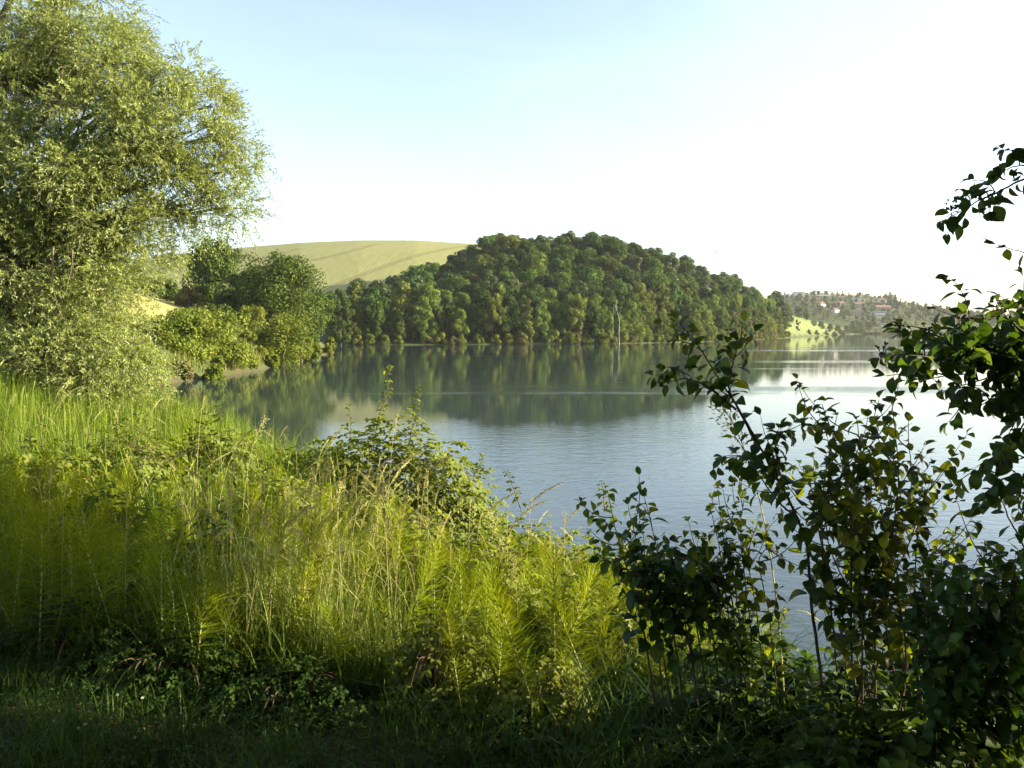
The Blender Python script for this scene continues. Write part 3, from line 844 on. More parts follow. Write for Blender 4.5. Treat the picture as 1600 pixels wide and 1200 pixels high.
# undergrowth that covers the far hillside between the trees
b = Buf()
n = 20000
px = rng.uniform(1180, 1640, n); y = rng.uniform(712, 1000, n); x = (px - 800) / FPX * y
d = shore_dist(x, y); k = (d > 1) & ~((px < 1335) & (y < 750))
x, y = x[k], y[k]
clump = np.sin(x * 0.11 + 1.3) * np.sin(y * 0.13) + np.sin(x * 0.23 + y * 0.19)
k = clump + rng.normal(size=len(x)) * 0.6 > -0.5
x, y = x[k], y[k]; m_ = len(x)
pos = np.stack([x, y, height(x, y) + rng.random(m_) * 2.4], -1)
b.leaves(pos, rand_dirs(m_), rand_dirs(m_) + np.array([0, 0, 0.6]), rng.uniform(0.9, 2.0, m_), rng.uniform(0.7, 1.5, m_))
tag(obj("hillside_undergrowth", b.mesh("hillside_undergrowth", M_FAR)), "scrub covering the far village hillside", "undergrowth", kind="stuff")
# trees and bushes round the bright meadow right of the wood
for (px, y, sc, kk) in ((1232, 440, .9, 1), (1248, 520, .8, 0), (1258, 535, .75, 1), (1270, 550, .7, 0), (1282, 575, .75, 1), (1296, 600, .8, 0), (1308, 625, .85, 1), (1322, 650, .8, 0),
                        (1335, 690, 1.0, 1), (1345, 715, 1.1, 0), (1356, 725, 1.0, 1), (1263, 492, .55, 1), (1275, 520, .6, 0), (1290, 560, .6, 1), (1303, 590, .6, 0), (1315, 625, .7, 1), (1327, 660, .75, 0), (1342, 702, .8, 1)):
    x = (px - 800) / FPX * y
    place_tree(SHRUBP[0] if sc < .75 else FARP[kk], "meadow_bush", "rounded bush bordering the bright meadow beyond the wood", (x, y, ground_z(x, y)), sc * (1.6 if sc < .75 else 1), rng.random() * 6, "bushes round the bright meadow", "bush")
tree_px("meadow_shrub", "single dark shrub in the middle of the bright meadow", 1247, 496, 462, 5, 505, M_DARKTREE, 14, 1500, 0.4, 'skirt', 0.0, "shrub")
# ------------------------------------------------------------------ the willow
WD = 18.0
base = Vector((-12.0, 18.0, ground_z(-12.0, 18.0)))
willow = thing("willow_tree", "huge silvery green willow filling the upper part of the near bank", "tree", base)
clumps = [  # px, py, depth offset, radius (m)
    (40, 40, 0.5, 1.5), (125, 35, 0.0, 1.25), (165, 95, -0.5, 1.0), (10, 150, -0.5, 1.3), (205, 75, 0.6, 0.6), (100, 120, 1.0, 1.1),
    (245, 130, 0.4, 0.62), (295, 130, 0.0, 0.62), (330, 165, 0.2, 0.6), (365, 215, 0.0, 0.5), (300, 205, -0.6, 0.8), (350, 270, -0.2, 0.6), (385, 255, 0.2, 0.32),
    (230, 195, -0.8, 0.85), (372, 325, 0.0, 0.42), (315, 325, 0.2, 0.55), (265, 285, -0.6, 0.8), (215, 255, -0.9, 0.85), (150, 185, -0.9, 1.0),
    (60, 245, -0.9, 1.0), (125, 275, -1.2, 0.95), (60, 345, 0.9, 1.1), (10, 300, -1.4, 1.1), (20, 400, -1.2, 1.2), (105, 375, -0.5, 1.0), (180, 340, -1.0, 0.9),
    (240, 350, 0.4, 0.6), (285, 365, 0.5, 0.36), (200, 410, -0.6, 0.6), (255, 400, 0.6, 0.32), (140, 440, -0.9, 0.9), (55, 475, 0.4, 1.15), (190, 465, -0.6, 0.45), (120, 505, -1.3, 0.85),
    (180, 540, -1.1, 0.72), (90, 565, -1.6, 1.0), (215, 580, -0.9, 0.5), (20, 570, -1.0, 1.15), (150, 605, -1.4, 0.9), (225, 625, -1.0, 0.48), (60, 635, -1.2, 0.95), (180, 650, -1.4, 0.7), (236, 655, -1.0, 0.4),
    (40, 420, 1.6, 1.2), (130, 330, 1.6, 1.1), (120, 540, 1.0, 1.1), (40, 160, 1.6, 1.3), (180, 250, 1.4, 0.9),
    (-90, 60, 0, 1.7), (-100, 230, 0, 1.7), (-100, 400, 0, 1.6), (-110, 560, 0, 1.5), (-60, -90, 0.5, 1.6), (60, -90, 0, 1.4), (150, -50, 0.2, 0.9), (-220, 60, 0, 1.7), (-220, 260, 0, 1.7), (-230, 440, 0, 1.6)]
cpos = np.array([tuple(P(a, b_, WD + c_) - base) for a, b_, c_, r_ in clumps]); crad = np.array([c_[3] for c_ in clumps])
# trunk and limbs
tb = Buf()
trunk_path = poly_path([(0.0, 0, -0.5), (0.15, 0, 1.2), (0.35, -0.1, 2.6), (0.4, 0.1, 4.2), (0.1, 0.2, 6.2), (0.3, 0.2, 8.2)], 18)
tb.tube(trunk_path, np.linspace(0.42, 0.10, 18), 10)
obj("trunk", tb.mesh("willow_trunk", M_WILLOWBARK, True), willow)
for i in range(len(clumps)):
    if crad[i] < 0.4: continue
    c = cpos[i]
    zk = np.clip(c[2] * 0.62, 1.2, 7.5)
    a = trunk_path[np.argmin(np.abs(trunk_path[:, 2] - zk))]
    mid = a * 0.45 + c * 0.55 + np.array([0, 0, 0.35 + 0.08 * np.linalg.norm(c - a)])
    lb = Buf(); r0 = 0.05 + 0.022 * crad[i] + 0.006 * np.linalg.norm(c - a)
    path = bez(a, mid, c, 9) + np.concatenate([np.zeros((1, 3)), rng.normal(size=(7, 3)) * 0.07, np.zeros((1, 3))])
    lb.tube(path, np.linspace(r0, 0.018, 9), 6)
    for q in range(5):
        s = path[5 + q % 3]; e = c + rand_dirs(1)[0] * crad[i] * 0.95
        lb.tube(bez(s, (s + e) / 2 + np.array([0, 0, 0.15]), e, 5), np.linspace(0.020, 0.006, 5), 4)
    obj("limb", lb.mesh("willow_limb", M_WILLOWBARK, True), willow)
# bare hanging branches in the middle
for pts in ([(83, 385), (82, 425), (84, 455), (90, 480), (100, 500)], [(113, 390), (112, 415), (106, 440), (104, 455)], [(82, 428), (70, 445), (52, 460)], [(90, 480), (84, 490), (82, 470)], [(100, 500), (115, 515), (126, 540)]):
    lb = Buf(); lb.tube(poly_path([P(a, b_, WD - 1.9) - base for a, b_ in pts], 10), np.linspace(0.022, 0.007, 10), 5)
    obj("bare_branch", lb.mesh("willow_bare_branch", M_WILLOWBARK, True), willow)
# leafy twigs
wl = Buf(); wt = Buf()
tot = 0
for i in range(len(clumps)):
    r_ = crad[i]; off = clumps[i][0] < -50 or clumps[i][1] < -30
    nt_ = int((110 if off else 530) * r_ ** 2 + 90 * r_)
    d0 = rand_dirs(nt_)
    ns_ = max(4, int(9 * r_ + 3)); sd_ = rand_dirs(ns_); sd_[:, 2] *= 0.9
    sub = cpos[i] + sd_ * (r_ * rng.uniform(0.45, 0.85, ns_))[:, None]
    sk = rng.integers(0, ns_, nt_)
    start = sub[sk] + d0 * (r_ * 0.42 * rng.random(nt_) ** 0.5)[:, None]; d0 = unit(d0 + sd_[sk])
    hd = unit(d0 + 0.6 * rand_dirs(nt_) + np.array([0.15, -0.05, 0.45]))
    L = rng.uniform(0.28, 0.62, nt_)
    nl = 16
    t = np.linspace(0.08, 1, nl)[None, :, None]
    pts = start[:, None, :] + hd[:, None, :] * (L[:, None, None] * t) + np.array([0, 0, -1.0]) * (0.42 * L[:, None, None] * t ** 2)
    tang = unit(hd[:, None, :] + np.array([0, 0, -1.0]) * 0.84 * t)
    rl_ = rand_dirs(nt_ * nl).reshape(nt_, nl, 3)
    ax = unit(tang * 0.8 + rl_ * 0.75)
    nrm = unit(np.cross(ax, rand_dirs(nt_ * nl).reshape(nt_, nl, 3)) + np.array([0, 0, 0.5]))
    tone = np.clip(0.45 + 0.15 * rng.normal(size=(nt_, 1)) + 0.35 * (rng.random((nt_, nl)) - 0.4), 0, 1)
    k = rng.random((nt_, nl)) < 0.92
    m_ = int(k.sum()); tot += m_
    wl.leaves(pts[k], ax[k], nrm[k], rng.uniform(0.06, 0.105, m_), rng.uniform(0.018, 0.028, m_), tone[k])
    wt.ribbons(pts[::2, ::7, :], unit(np.cross(hd, rand_dirs(nt_)))[::2], np.broadcast_to(np.array([[0.007, 0.005, 0.003]]), (len(pts[::2]), 3)), rng.random(len(pts[::2])))
print("willow leaves", tot)
tag(obj("crown", wl.mesh("willow_crown", M_WILLOW), willow), kind="stuff")
tag(obj("twigs", wt.mesh("willow_twigs", M_WILLOWBARK), willow), kind="stuff")
# ------------------------------------------------------------------ horsetails on the bank
def stem_material():
    m, nt, out = new_mat("jointed_stem")
    tc = N(nt, "ShaderNodeTexCoord"); sp = N(nt, "ShaderNodeSeparateXYZ"); nt.links.new(tc.outputs['Object'], sp.inputs[0])
    d = N(nt, "ShaderNodeMath", operation='DIVIDE'); d.inputs[1].default_value = 0.038; nt.links.new(sp.outputs[2], d.inputs[0])
    f = N(nt, "ShaderNodeMath", operation='FRACT'); nt.links.new(d.outputs[0], f.inputs[0])
    g = N(nt, "ShaderNodeMath", operation='GREATER_THAN'); g.inputs[1].default_value = 0.76; nt.links.new(f.outputs[0], g.inputs[0])
    p = N(nt, "ShaderNodeBsdfPrincipled"); p.inputs['Roughness'].default_value = 0.5
    nt.links.new(mixcol(nt, g.outputs[0], (0.36, 0.38, 0.14), (0.06, 0.055, 0.02)), p.inputs['Base Color'])
    nt.links.new(p.outputs[0], out.inputs['Surface'])
    return m
M_STEM = stem_material()
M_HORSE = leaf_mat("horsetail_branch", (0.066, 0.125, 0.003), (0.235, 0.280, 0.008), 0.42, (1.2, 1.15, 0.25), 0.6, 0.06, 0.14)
M_STRAW = leaf_mat("straw", (0.30, 0.30, 0.09), (0.52, 0.50, 0.22), 0.3, (1.1, 1.0, 0.6), 0.6, 0.2, 0.12)
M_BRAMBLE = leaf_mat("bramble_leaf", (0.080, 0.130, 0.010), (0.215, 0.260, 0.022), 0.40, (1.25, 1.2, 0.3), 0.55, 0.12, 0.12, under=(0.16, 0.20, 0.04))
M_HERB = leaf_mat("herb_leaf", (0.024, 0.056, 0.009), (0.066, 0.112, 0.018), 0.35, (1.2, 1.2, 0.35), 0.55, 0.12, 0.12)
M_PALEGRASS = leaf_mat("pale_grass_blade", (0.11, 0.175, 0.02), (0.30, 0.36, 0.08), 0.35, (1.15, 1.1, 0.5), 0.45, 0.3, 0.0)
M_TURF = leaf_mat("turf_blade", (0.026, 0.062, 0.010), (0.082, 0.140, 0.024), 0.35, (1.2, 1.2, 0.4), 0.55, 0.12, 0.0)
M_CANE = plain_mat("cane_bark", (0.13, 0.10, 0.04), (0.09, 0.055, 0.03), 20, 0.6)

def horsetail_proto(h, spread):
    sb = Buf(); bend = rng.normal(size=2) * 0.035
    path = bez((0, 0, -0.05), (bend[0] * 0.3, bend[1] * 0.3, h * 0.5), (bend[0], bend[1], h), 12)
    sb.tube(path, np.linspace(0.0052, 0.0014, 12), 5)
    bb = Buf()
    zs = np.arange(h * 0.20, h * 0.985, 0.030)
    for z in zs:
        f = z / h
        nb = 14
        L = spread * (0.30 + 0.70 * math.sin(min(1.0, (1.02 - f) / 0.45) * math.pi / 2)) * (0.55 + 0.45 * min(1, (f - 0.12) / 0.3))
        el = 0.15 + 0.75 * f ** 2
        a = np.arange(nb) * 2 * math.pi / nb + rng.random() * 6 + rng.normal(size=nb) * 0.25; el = el + rng.normal() * 0.12
        ls = L * rng.uniform(0.45, 1.15, nb)
        c = np.array([np.interp(z, path[:, 2], path[:, 0]), np.interp(z, path[:, 2], path[:, 1]), z])
        d = np.stack([np.cos(a), np.sin(a), np.zeros(nb)], -1)
        t = np.array([0, 0.5, 1.0])[None, :, None]
        pts = c + d[:, None, :] * (ls[:, None, None] * t * math.cos(el)) + np.array([0, 0, 1.0]) * (ls[:, None, None] * (math.sin(el) * t + (0.30 - 0.42 * (f < 0.6)) * 0.5 * t ** 2))
        side = np.stack([-np.sin(a), np.cos(a), np.full(nb, 0.6)], -1); side = unit(side)
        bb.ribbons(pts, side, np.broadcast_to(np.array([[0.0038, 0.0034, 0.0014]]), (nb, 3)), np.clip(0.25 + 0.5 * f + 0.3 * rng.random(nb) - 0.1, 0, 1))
    return sb.mesh("horsetail_stem", M_STEM, True), bb.mesh("horsetail_whorls", M_HORSE)

def lump(x, y):
    """mounds and hollows in the growth"""
    return 0.78 + 0.20 * np.sin(x * 2.3 + 0.9 * np.sin(y * 1.7)) * np.sin(y * 2.1 + 0.6 * x + 1.1) + 0.12 * np.sin(x * 4.7 + 1.0) * np.sin(y * 3.9 + x)
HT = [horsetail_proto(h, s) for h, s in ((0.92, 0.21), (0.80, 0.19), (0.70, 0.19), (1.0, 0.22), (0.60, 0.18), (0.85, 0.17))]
def veg_front(x):
    """nearest row of the tall growth, metres ahead"""
    return float(np.interp(x, [-5, -2.6, -1.6, -0.8, -0.2, 0.2, 0.7, 1.3], [3.8, 3.5, 3.45, 3.5, 3.05, 2.95, 3.25, 3.7]))
nh = 0; tries = 0; hp = []
while nh < 290 and tries < 9000:
    tries += 1
    x = rng.uniform(-4.6, 1.25); f0 = veg_front(x)
    y = f0 + abs(rng.normal()) * 1.5 + rng.random() * 0.5
    if y > 7.6 or x < -0.66 * y - 0.2: continue
    if x > 0.75 and rng.random() < 0.6: continue
    if any((a - x) ** 2 + (c - y) ** 2 < 0.0225 for a, c in hp): continue
    if lump(x, y) < 0.66 and rng.random() < 0.7: continue
    hp.append((x, y)); nh += 1
    k = int(rng.integers(0, 6)); sc = (0.35 + 0.75 * float(lump(x, y))) * rng.uniform(0.72, 0.96) * float(np.interp(y, [3.5, 5.5, 8], [1.0, 0.85, 0.65]))
    z = ground_z(x, y)
    where = ("in the deep shade at the left of the bank" if x < -1.5 and y < 4.7 else "in the sunlit patch at the middle of the bank" if x > -1.2 and y < 5.2 else "in the thicket further down the bank")
    t = thing("horsetail", "feathery pale-stemmed horsetail " + where, "plant", (x, y, z), rng.random() * 6.28, "horsetails covering the near bank", sc)
    t.rotation_euler = (rng.normal() * 0.20, rng.normal() * 0.20, rng.random() * 6.28)
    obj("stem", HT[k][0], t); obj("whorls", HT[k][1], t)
print("horsetails", nh)

# ------------------------------------------------------------------ seeding grass stalks
def stalk_proto(h, arch, head_len, dense, wide):
    a = 0.0
    p0 = np.array([0, 0, -0.03]); p1 = np.array([0.03, 0, h * 0.75]); p2 = np.array([arch, 0, h - abs(arch) * 0.30])
    path = bez(p0, p1, p2, 16)
    sb = Buf(); sb.tube(path, np.linspace(0.0026, 0.0011, 16), 4)
    for zf in (0.18, 0.38, 0.55):        # leaf blades on the culm
        c = path[int(zf * 15)]; ang = rng.random() * 6.28; L = rng.uniform(0.18, 0.34)
        d = np.array([math.cos(ang), math.sin(ang), 0])
        t = np.linspace(0, 1, 5)[:, None]
        pts = c + d * L * 0.85 * t + np.array([0, 0, 1.0]) * L * (0.75 * t - 0.95 * t ** 2)
        sb.ribbons(pts[None], np.array([[-d[1], d[0], 0.0]]), np.array([[0.006, 0.008, 0.007, 0.004, 0.001]]), np.array([0.2]))
    hb = Buf()
    n = dense
    tt = 1 - head_len / h * rng.random(n)
    idx_ = tt * 15; i0 = np.clip(idx_.astype(int), 0, 14); fr = (idx_ - i0)[:, None]
    c = path[i0] * (1 - fr) + path[i0 + 1] * fr
    tang = unit(path[i0 + 1] - path[i0])
    rd = rand_dirs(n)
    ax = unit(tang + rd * wide + np.array([0.1, 0, -0.35]))
    off = rd * (wide * 0.03) * rng.random(n)[:, None] + np.array([0, 0, -0.02 * wide]) * rng.random(n)[:, None]
    hb.leaves(c + off, ax, rand_dirs(n), rng.uniform(0.010, 0.019, n), rng.uniform(0.0035, 0.0055, n))
    return sb.mesh("grass_culm", M_STRAW, True), hb.mesh("seed_head", M_STRAW)

SP_ = [stalk_proto(1.25, 0.34, 0.30, 150, 0.28), stalk_proto(1.1, 0.48, 0.32, 170, 0.25), stalk_proto(1.15, 0.10, 0.22, 90, 0.35), stalk_proto(1.35, 0.52, 0.36, 170, 0.32),
       stalk_proto(1.0, 0.05, 0.14, 90, 0.25), stalk_proto(1.2, -0.34, 0.28, 130, 0.28), stalk_proto(1.1, 0.20, 0.24, 130, 1.1)]
def stalk(x, y, k, sc, rz, label, group="seeding grass stalks on the bank"):
    t = thing("grass_stalk", label, "grass stalk", (x, y, ground_z(x, y)), rz, group, sc)
    obj("culm", SP_[k][0], t); tag(obj("seed_head", SP_[k][1], t), kind="stuff")
# stalks that stand out, placed where they are seen
for (tx, ty, dd, k, rz, lab) in (
        (400, 795, 4.2, 0, 0.2, "long straw-coloured stalk leaning over the left grass tuft"), (428, 720, 4.6, 1, 0.1, "arching golden stalk at the top of the grass tuft"),
        (310, 680, 5.2, 1, 3.0, "golden stalk bending left below the willow"), (200, 690, 5.6, 1, 0.0, "golden stalk bending right below the willow"),
        (370, 655, 6.0, 6, 0.5, "loose-headed stalk standing against the lake reflection"), (300, 625, 7.0, 2, 0.3, "upright straight stalk by the willow's lowest leaves"),
        (470, 660, 6.0, 0, 0.4, "slender stalk curving over the water's edge"), (545, 690, 5.6, 1, 0.2, "short curved stalk in front of the bramble mound"),
        (735, 785, 4.8, 1, 2.8, "golden hooked stalk in the middle of the sunlit horsetails"), (700, 800, 4.5, 0, 2.6, "second hooked stalk beside the golden one"),
        (65, 745, 4.1, 4, 0.0, "pale upright stalk in the dark left corner growth"), (86, 770, 4.0, 4, 0.5, "small dark-headed stalk in the left shade"),
        (255, 790, 4.3, 0, 0.1, "leaning yellow stalk across the shaded horsetails"), (600, 655, 7.0, 2, 0.3, "straight stalk rising from the bramble mound"),
        (1245, 630, 3.1, 6, 3.0, "loose oat-like stalk bending left beside the middle dogwood"),
        (850, 780, 5.5, 0, -0.6, "thin dark stalk leaning over the blue water")):
    g = P(tx, ty, dd); z = ground_z(g.x, g.y)
    hh = (1.25, 1.1, 1.15, 1.35, 1.0, 1.2, 1.1)[k]
    stalk(g.x, g.y, k, max(0.5, (g.z - z) / hh * 1.06), rz, lab, None)
ns = 0
while ns < 260:
    z_ = rng.random()
    if z_ < 0.45:
        x, y = rng.uniform(-7.5, -1.5), rng.uniform(5.0, 13)
        lab = "thin straw-coloured stalk in the sunny grass below the willow"
    elif z_ < 0.75:
        x, y = rng.normal(-1.15, 0.35), rng.normal(4.15, 0.4)
        lab = "pale stalk in the tall grass tuft left of the sunlit horsetails"
        if y < 3.6: continue
    else:
        x, y = rng.uniform(-1.5, 1.0), rng.uniform(4.2, 8.0)
        lab = "fine stalk rising among the sunlit horsetails"
    if x < -0.66 * y: continue
    if shore_dist(np.array([x]), np.array([y]))[0] < 0.5: continue
    stalk(x, y, int(rng.integers(0, 7)), rng.uniform(0.62, 0.92) * (0.9 if y > 6 else 1), rng.normal() * 1.2, lab)
    ns += 1

# ------------------------------------------------------------------ brambles and low bushes
def bramble_proto(rx, ry, h, n_leafsets, size, shoots=0, mat=None):
    """low arching bush: canes and three-part leaves"""
    cb, lb = Buf(), Buf()
    a = rng.random(26) * 6.28
    for i in range(26):
        rr = math.sqrt(rng.random())
        e = np.array([math.cos(a[i]) * rx * rr, math.sin(a[i]) * ry * rr, h * (0.55 + 0.4 * rng.random()) * (1 - 0.5 * rr)])
        s = np.array([e[0] * 0.3, e[1] * 0.3, -0.05])
        cb.tube(bez(s, np.array([e[0] * 0.5, e[1] * 0.5, h * 1.15]), e, 8), np.linspace(0.006, 0.002, 8), 4)
    n = int(n_leafsets * 0.72); size *= 1.12
    d = rand_dirs(n); d[:, 2] = np.abs(d[:, 2])
    nz = 1 + 0.18 * np.sin(d[:, 0] * 5 + 1) * np.sin(d[:, 1] * 6 + 2)
    pos = d * np.array([rx, ry, h]) * (nz * (0.72 + 0.34 * rng.random(n)))[:, None]
    nrm = unit(d + np.array([0, 0, 0.7]) + 0.5 * rng.normal(size=(n, 3)))
    out_ = unit(np.cross(np.cross(nrm, d + 0.6 * rand_dirs(n)), nrm))
    sd = np.cross(nrm, out_)
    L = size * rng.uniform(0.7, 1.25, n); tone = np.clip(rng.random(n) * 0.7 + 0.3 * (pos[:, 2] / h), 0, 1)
    for ang in (0.0, 1.15, -1.15):
        ax = out_ * math.cos(ang) + sd * math.sin(ang)
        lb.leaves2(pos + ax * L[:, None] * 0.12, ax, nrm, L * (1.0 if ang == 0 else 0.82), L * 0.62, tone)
    return cb.mesh("bramble_canes", M_CANE, True), lb.mesh("bramble_leaves", mat or M_BRAMBLE)

def bramble(label, px, py_base_depth, rx, ry, h, n, size, mat=None, sink=0.0, name="bramble_bush"):
    d = py_base_depth
    x = (px - 800) / FPX * d
    pr = bramble_proto(rx, ry, h, n, size, 0, mat)
    t = thing(name, label, "bush", (x, d, ground_z(x, d) - sink))
    obj("canes", pr[0], t); tag(obj("leaves", pr[1], t), kind="stuff")
    pr[0].name = "canes"
    return t

def shoot(parent_loc, pts_px, d, nl=26, size=0.05, label=None, red=True):
    """upright bramble shoot with leaves along it"""
    base = P(*pts_px[0], d)
    t = thing("bramble_shoot", label, "plant", base)
    path = poly_path([P(a, b_, d) - base for a, b_ in pts_px], 24)
    sb = Buf(); sb.tube(path, np.linspace(0.005, 0.0015, 24), 5); obj("cane", sb.mesh("shoot_cane", M_CANE, True), t)
    lb = Buf()
    i = np.linspace(3, 23, nl).astype(int); c = path[i]
    ang = np.arange(nl) * 2.4; f = np.linspace(1.0, 0.45, nl)
    outd = np.stack([np.cos(ang), np.sin(ang), np.full(nl, 0.15)], -1)
    pet = c + outd * 0.03 * f[:, None]
    nrm = unit(np.array([0, 0, 1.0]) + 0.4 * rng.normal(size=(nl, 3)))
    sd = np.cross(nrm, outd)
    for a in (0.0, 1.1, -1.1):
        ax = outd * math.cos(a) + sd * math.sin(a) + np.array([0, 0, -0.25])
        lb.leaves2(pet, ax, nrm, size * f * rng.uniform(0.8, 1.2, nl), size * 0.62 * f, rng.random(nl))
    tag(obj("leaves", lb.mesh("shoot_leaves", M_BRAMBLE), t), kind="stuff")

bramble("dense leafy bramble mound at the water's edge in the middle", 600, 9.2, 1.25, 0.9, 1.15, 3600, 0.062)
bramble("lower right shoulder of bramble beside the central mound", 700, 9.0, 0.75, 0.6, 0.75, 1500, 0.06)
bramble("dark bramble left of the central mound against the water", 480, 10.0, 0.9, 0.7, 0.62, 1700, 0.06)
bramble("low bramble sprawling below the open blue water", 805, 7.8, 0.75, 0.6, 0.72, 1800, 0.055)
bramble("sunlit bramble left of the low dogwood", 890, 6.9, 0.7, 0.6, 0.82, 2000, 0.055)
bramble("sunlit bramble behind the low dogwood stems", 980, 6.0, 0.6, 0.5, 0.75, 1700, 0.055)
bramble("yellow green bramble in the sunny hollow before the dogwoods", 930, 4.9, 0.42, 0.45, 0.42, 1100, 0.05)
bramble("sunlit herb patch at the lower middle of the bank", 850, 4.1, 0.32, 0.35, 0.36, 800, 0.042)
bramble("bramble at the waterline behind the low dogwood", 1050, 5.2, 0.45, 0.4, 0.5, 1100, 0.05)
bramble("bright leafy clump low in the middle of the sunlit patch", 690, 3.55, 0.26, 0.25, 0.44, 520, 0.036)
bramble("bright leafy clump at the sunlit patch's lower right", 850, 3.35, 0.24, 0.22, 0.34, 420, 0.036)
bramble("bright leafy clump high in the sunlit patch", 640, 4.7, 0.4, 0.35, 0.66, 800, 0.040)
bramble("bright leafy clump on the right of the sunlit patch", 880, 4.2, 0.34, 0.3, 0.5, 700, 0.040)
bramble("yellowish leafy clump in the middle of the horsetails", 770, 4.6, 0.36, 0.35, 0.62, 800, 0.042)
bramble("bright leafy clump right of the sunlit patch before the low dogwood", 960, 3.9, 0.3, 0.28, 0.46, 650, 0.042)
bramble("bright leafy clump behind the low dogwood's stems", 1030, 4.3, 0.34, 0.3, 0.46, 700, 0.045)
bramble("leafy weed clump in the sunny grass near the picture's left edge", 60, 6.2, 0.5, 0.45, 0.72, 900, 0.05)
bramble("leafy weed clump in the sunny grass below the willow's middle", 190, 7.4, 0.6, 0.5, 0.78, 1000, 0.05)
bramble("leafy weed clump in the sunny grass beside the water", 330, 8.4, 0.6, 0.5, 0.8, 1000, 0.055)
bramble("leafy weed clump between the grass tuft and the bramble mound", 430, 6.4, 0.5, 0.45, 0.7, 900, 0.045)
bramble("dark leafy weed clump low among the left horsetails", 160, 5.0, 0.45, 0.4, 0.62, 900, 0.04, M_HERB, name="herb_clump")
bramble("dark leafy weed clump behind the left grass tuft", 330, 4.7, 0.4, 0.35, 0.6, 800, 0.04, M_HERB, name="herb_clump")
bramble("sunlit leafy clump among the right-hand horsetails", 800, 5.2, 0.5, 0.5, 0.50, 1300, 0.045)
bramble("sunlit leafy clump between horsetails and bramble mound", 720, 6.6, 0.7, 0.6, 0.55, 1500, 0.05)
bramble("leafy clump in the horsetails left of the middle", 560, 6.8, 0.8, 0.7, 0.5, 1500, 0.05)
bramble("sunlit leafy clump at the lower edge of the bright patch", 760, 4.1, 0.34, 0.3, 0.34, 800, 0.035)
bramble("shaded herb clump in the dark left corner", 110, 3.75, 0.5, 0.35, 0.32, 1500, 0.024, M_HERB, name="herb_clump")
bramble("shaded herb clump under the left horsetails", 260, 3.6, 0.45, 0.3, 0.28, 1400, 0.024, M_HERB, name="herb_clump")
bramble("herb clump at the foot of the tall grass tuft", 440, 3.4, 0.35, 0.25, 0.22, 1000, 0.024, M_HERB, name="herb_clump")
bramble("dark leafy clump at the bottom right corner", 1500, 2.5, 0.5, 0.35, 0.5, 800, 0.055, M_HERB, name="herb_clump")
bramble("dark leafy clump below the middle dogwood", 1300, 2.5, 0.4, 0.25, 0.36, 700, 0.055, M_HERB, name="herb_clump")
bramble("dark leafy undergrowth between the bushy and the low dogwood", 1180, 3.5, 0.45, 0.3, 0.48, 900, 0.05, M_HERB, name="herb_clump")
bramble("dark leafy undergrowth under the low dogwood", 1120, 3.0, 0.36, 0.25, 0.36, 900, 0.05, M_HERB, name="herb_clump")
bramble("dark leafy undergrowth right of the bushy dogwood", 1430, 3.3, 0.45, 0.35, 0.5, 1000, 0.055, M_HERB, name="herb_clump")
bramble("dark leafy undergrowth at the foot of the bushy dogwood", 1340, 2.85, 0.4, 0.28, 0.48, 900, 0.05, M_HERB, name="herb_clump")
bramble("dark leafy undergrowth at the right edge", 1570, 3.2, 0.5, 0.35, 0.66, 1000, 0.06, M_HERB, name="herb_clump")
shoot(None, [(585, 690), (592, 650), (606, 610), (604, 580), (611, 572)], 9.4, 28, 0.075, "tallest bramble shoot rising above the mound against the lake")
shoot(None, [(640, 690), (646, 655), (652, 620), (655, 596)], 9.4, 20, 0.07, "second bramble shoot right of the tallest one")
shoot(None, [(545, 700), (548, 670), (546, 640), (544, 628)], 9.6, 14, 0.06, "reddish-tipped shoot at the left of the mound")
shoot(None, [(815, 800), (805, 770), (795, 745), (790, 735)], 7.2, 14, 0.06, "shoot leaning left over the blue water")
shoot(None, [(740, 745), (750, 725), (755, 712)], 8.4, 10, 0.06, "short shoot at the right end of the mound")
shoot(None, [(945, 800), (943, 770), (940, 752)], 6.0, 12, 0.055, "short shoot beside the low dogwood")

# ------------------------------------------------------------------ grass
def scatter(n, xr, yr_, cond=None):
    x = rng.uniform(*xr, n); y = rng.uniform(*yr_, n)
    k = (shore_dist(x, y) > 0.15) & (np.abs(x) < 0.72 * y + 1.0)
    if cond is not None: k &= cond(x, y)
    return x[k], y[k]

g1 = Buf()                                  # short turf at the feet
x, y = scatter(22000, (-3.4, 3.2), (1.9, 4.6))
blades(g1, x, y, height(x, y) - 0.01, rng.uniform(0.06, 0.20, len(x)), rng.uniform(0.003, 0.006, len(x)), rng.uniform(0.2, 1.1, len(x)))
for q in range(46):                         # loose taller tufts in the turf
    cx, cy_ = rng.uniform(-2.6, 1.6), rng.uniform(2.3, 3.7); n_ = int(rng.integers(40, 110))
    x = rng.normal(cx, 0.07, n_); y = rng.normal(cy_, 0.07, n_)
    blades(g1, x, y, height(x, y) - 0.01, rng.uniform(0.12, 0.42, n_), rng.uniform(0.003, 0.007, n_), rng.uniform(0.2, 1.2, n_), k=5, curl=1.5)
m_ = 18000                                  # clover-like leaflets in the turf
x, y = scatter(m_, (-3.2, 2.6), (1.9, 4.4)); m_ = len(x)
pos = np.stack([x, y, height(x, y) + rng.uniform(0.02, 0.11, m_)], -1)
g1.leaves(pos, rand_dirs(m_) * np.array([1, 1, 0.3]), np.array([0, 0, 1.0]) + 0.45 * rng.normal(size=(m_, 3)), rng.uniform(0.012, 0.024, m_), rng.uniform(0.010, 0.018, m_))
tag(obj("turf_grass", g1.mesh("turf_grass", M_TURF)), "short shaded turf and clover at the front of the bank", "grass", kind="stuff")

